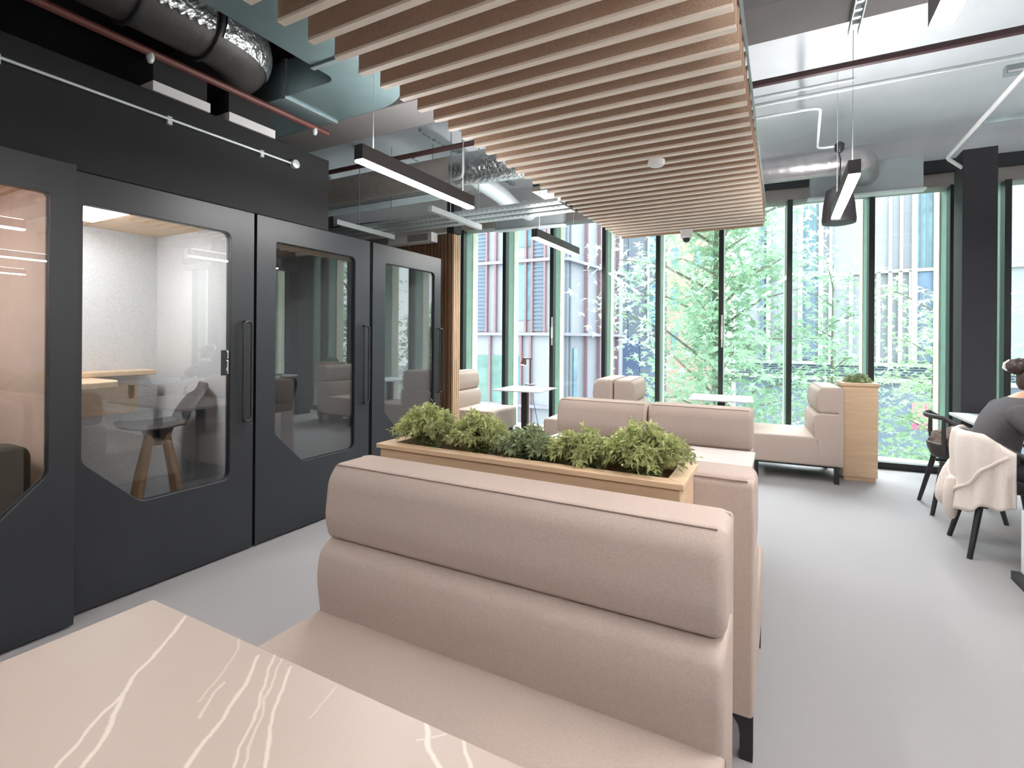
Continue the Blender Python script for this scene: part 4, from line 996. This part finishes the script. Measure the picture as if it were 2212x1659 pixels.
# trees
def leafshape(mb, p, d, nrm, s):
    d = d.normalized(); w = nrm.cross(d)
    if w.length < 1e-3: return
    w.normalize(); pts = []
    for ang, L in ((-2.2, .42), (-1.65, .25), (-1.2, .85), (-.62, .34), (0, 1.0), (.62, .34), (1.2, .85), (1.65, .25), (2.2, .42)):
        pts.append(p+(d*math.cos(ang)+w*math.sin(ang))*L*s+nrm*(-.12*s*L*L))
    mb.add([p]+pts, [(0, i, i+1) for i in range(1, 9)])
def tree(label, base, H, crown, nb, nl, seed, m, leaf=.17, tr=.11, forks=True):
    rr = random.Random(seed); base = Vector(base); t = thing('tree', label, 'tree', base, 0, 'street trees outside the windows')
    tb = MB(); top = Vector((rr.uniform(-.1, .1), rr.uniform(-.1, .1), H)); path = [Vector((0, 0, 0)), Vector((.03, .02, H*.3)), Vector((-.02, .05, H*.6)), top]
    tb.tube(path, [tr, tr*.85, tr*.6, tr*.15], 10); tb.build('trunk', BARK, t)
    ends = []
    for b in range(nb):
        f = .22+.75*b/nb; o = Vector((0, 0, H*f)); a = b*2.399+rr.uniform(-.3, .3); cz, cr = crown
        reach = cr*math.sqrt(max(.05, 1-((H*f-cz)/(H*.62))**2))*rr.uniform(.75, 1.05)
        e = o+Vector((math.cos(a)*reach, math.sin(a)*reach, reach*rr.uniform(.15, .55))); mid = o.lerp(e, .5)+Vector((0, 0, .1*reach))
        m_ = MB(); m_.tube([o, mid, e], [tr*.32, tr*.2, tr*.05], 6); m_.build('branch', BARK, t)
        for s_ in range(7): ends.append((o.lerp(mid, s_/3) if s_ < 3 else mid.lerp(e, (s_-3)/3.0), .24+.1*reach))
    lb_ = MB()
    for i in range(nl):
        c, rad = ends[rr.randrange(len(ends))]
        g = Vector((rr.gauss(0, 1), rr.gauss(0, 1), rr.gauss(0, .75)))*rad*.75
        p = c+g; d = Vector((g.x, g.y, g.z-.5+rr.gauss(0, .4))); nr = Vector((rr.gauss(0, .6), rr.gauss(0, .6), 1)).normalized()
        d = d-nr*d.dot(nr)
        if d.length < 1e-3: continue
        leafshape(lb_, p, d, nr, leaf*rr.uniform(.6, 1.15))
    lb_.build('foliage', m, t, smooth=0, fix=False); return t
b = atd(1546, 735, 11.2); tree('large bright green maple-leaved tree outside the middle windows', (b.x, b.y, -4), 10.5, (6.0, 2.5), 38, 9000, 5, TREE)
b = atd(2020, 735, 8.9); tree('smaller bright green tree outside the window next to the column', (b.x, b.y, -4), 6.4, (4.6, 1.15), 18, 2600, 9, TREE2, leaf=.12, tr=.05)
b = atd(1800, 735, 10.6); tree('slender green tree outside, in front of the pale building with white fins', (b.x, b.y, -4), 7.0, (4.6, .95), 16, 1500, 11, TREE, leaf=.13, tr=.05)
b = atd(3000, 735, 9.0); tree('green tree outside the windows beyond the right photo edge', (b.x, b.y, -4), 9, (5.5, 2.2), 26, 3500, 13, TREE)

# ================================================================== LIGHT
w = bpy.data.worlds.new('world'); S.world = w; w.use_nodes = True
bg = w.node_tree.nodes['Background']; bg.inputs['Color'].default_value = (.90, .97, 1.0, 1); bg.inputs['Strength'].default_value = 3.4
# sky portals: they only guide sampling through the glass
for e0, e1 in ((-5.6, -1.9), (-1.9, 1.7), (1.7, 6.5)):
    ld = bpy.data.lights.new('window_portal', 'AREA'); ld.shape = 'RECTANGLE'; ld.size = e1-e0; ld.size_y = 3.0; ld.cycles.is_portal = True
    lo = bpy.data.objects.new('window_portal', ld); COL.objects.link(lo)
    c = WM @ Vector(((e0+e1)/2, .5, 1.55)); lo.matrix_world = Matrix.Translation(c) @ Matrix.Rotation(PHI, 4, 'Z') @ Matrix.Rotation(-PI/2, 4, 'X')
sl = bpy.data.lights.new('hazy_sun', 'SUN'); sl.energy = 17.0; sl.angle = math.radians(55); sl.color = (.93, .97, 1.0)
so = bpy.data.objects.new('hazy_sun', sl); COL.objects.link(so)
so.rotation_euler = Vector((.10, -.68, -.73)).to_track_quat('-Z', 'Y').to_euler()
vs = S.view_settings
vs.view_transform = 'Standard'; vs.look = 'None'; vs.exposure = 0.5; vs.gamma = 1.0; vs.use_curve_mapping = False
S.cycles.max_bounces = 8; S.cycles.transparent_max_bounces = 24; S.cycles.sample_clamp_indirect = 6; S.cycles.caustics_reflective = False; S.cycles.caustics_refractive = False
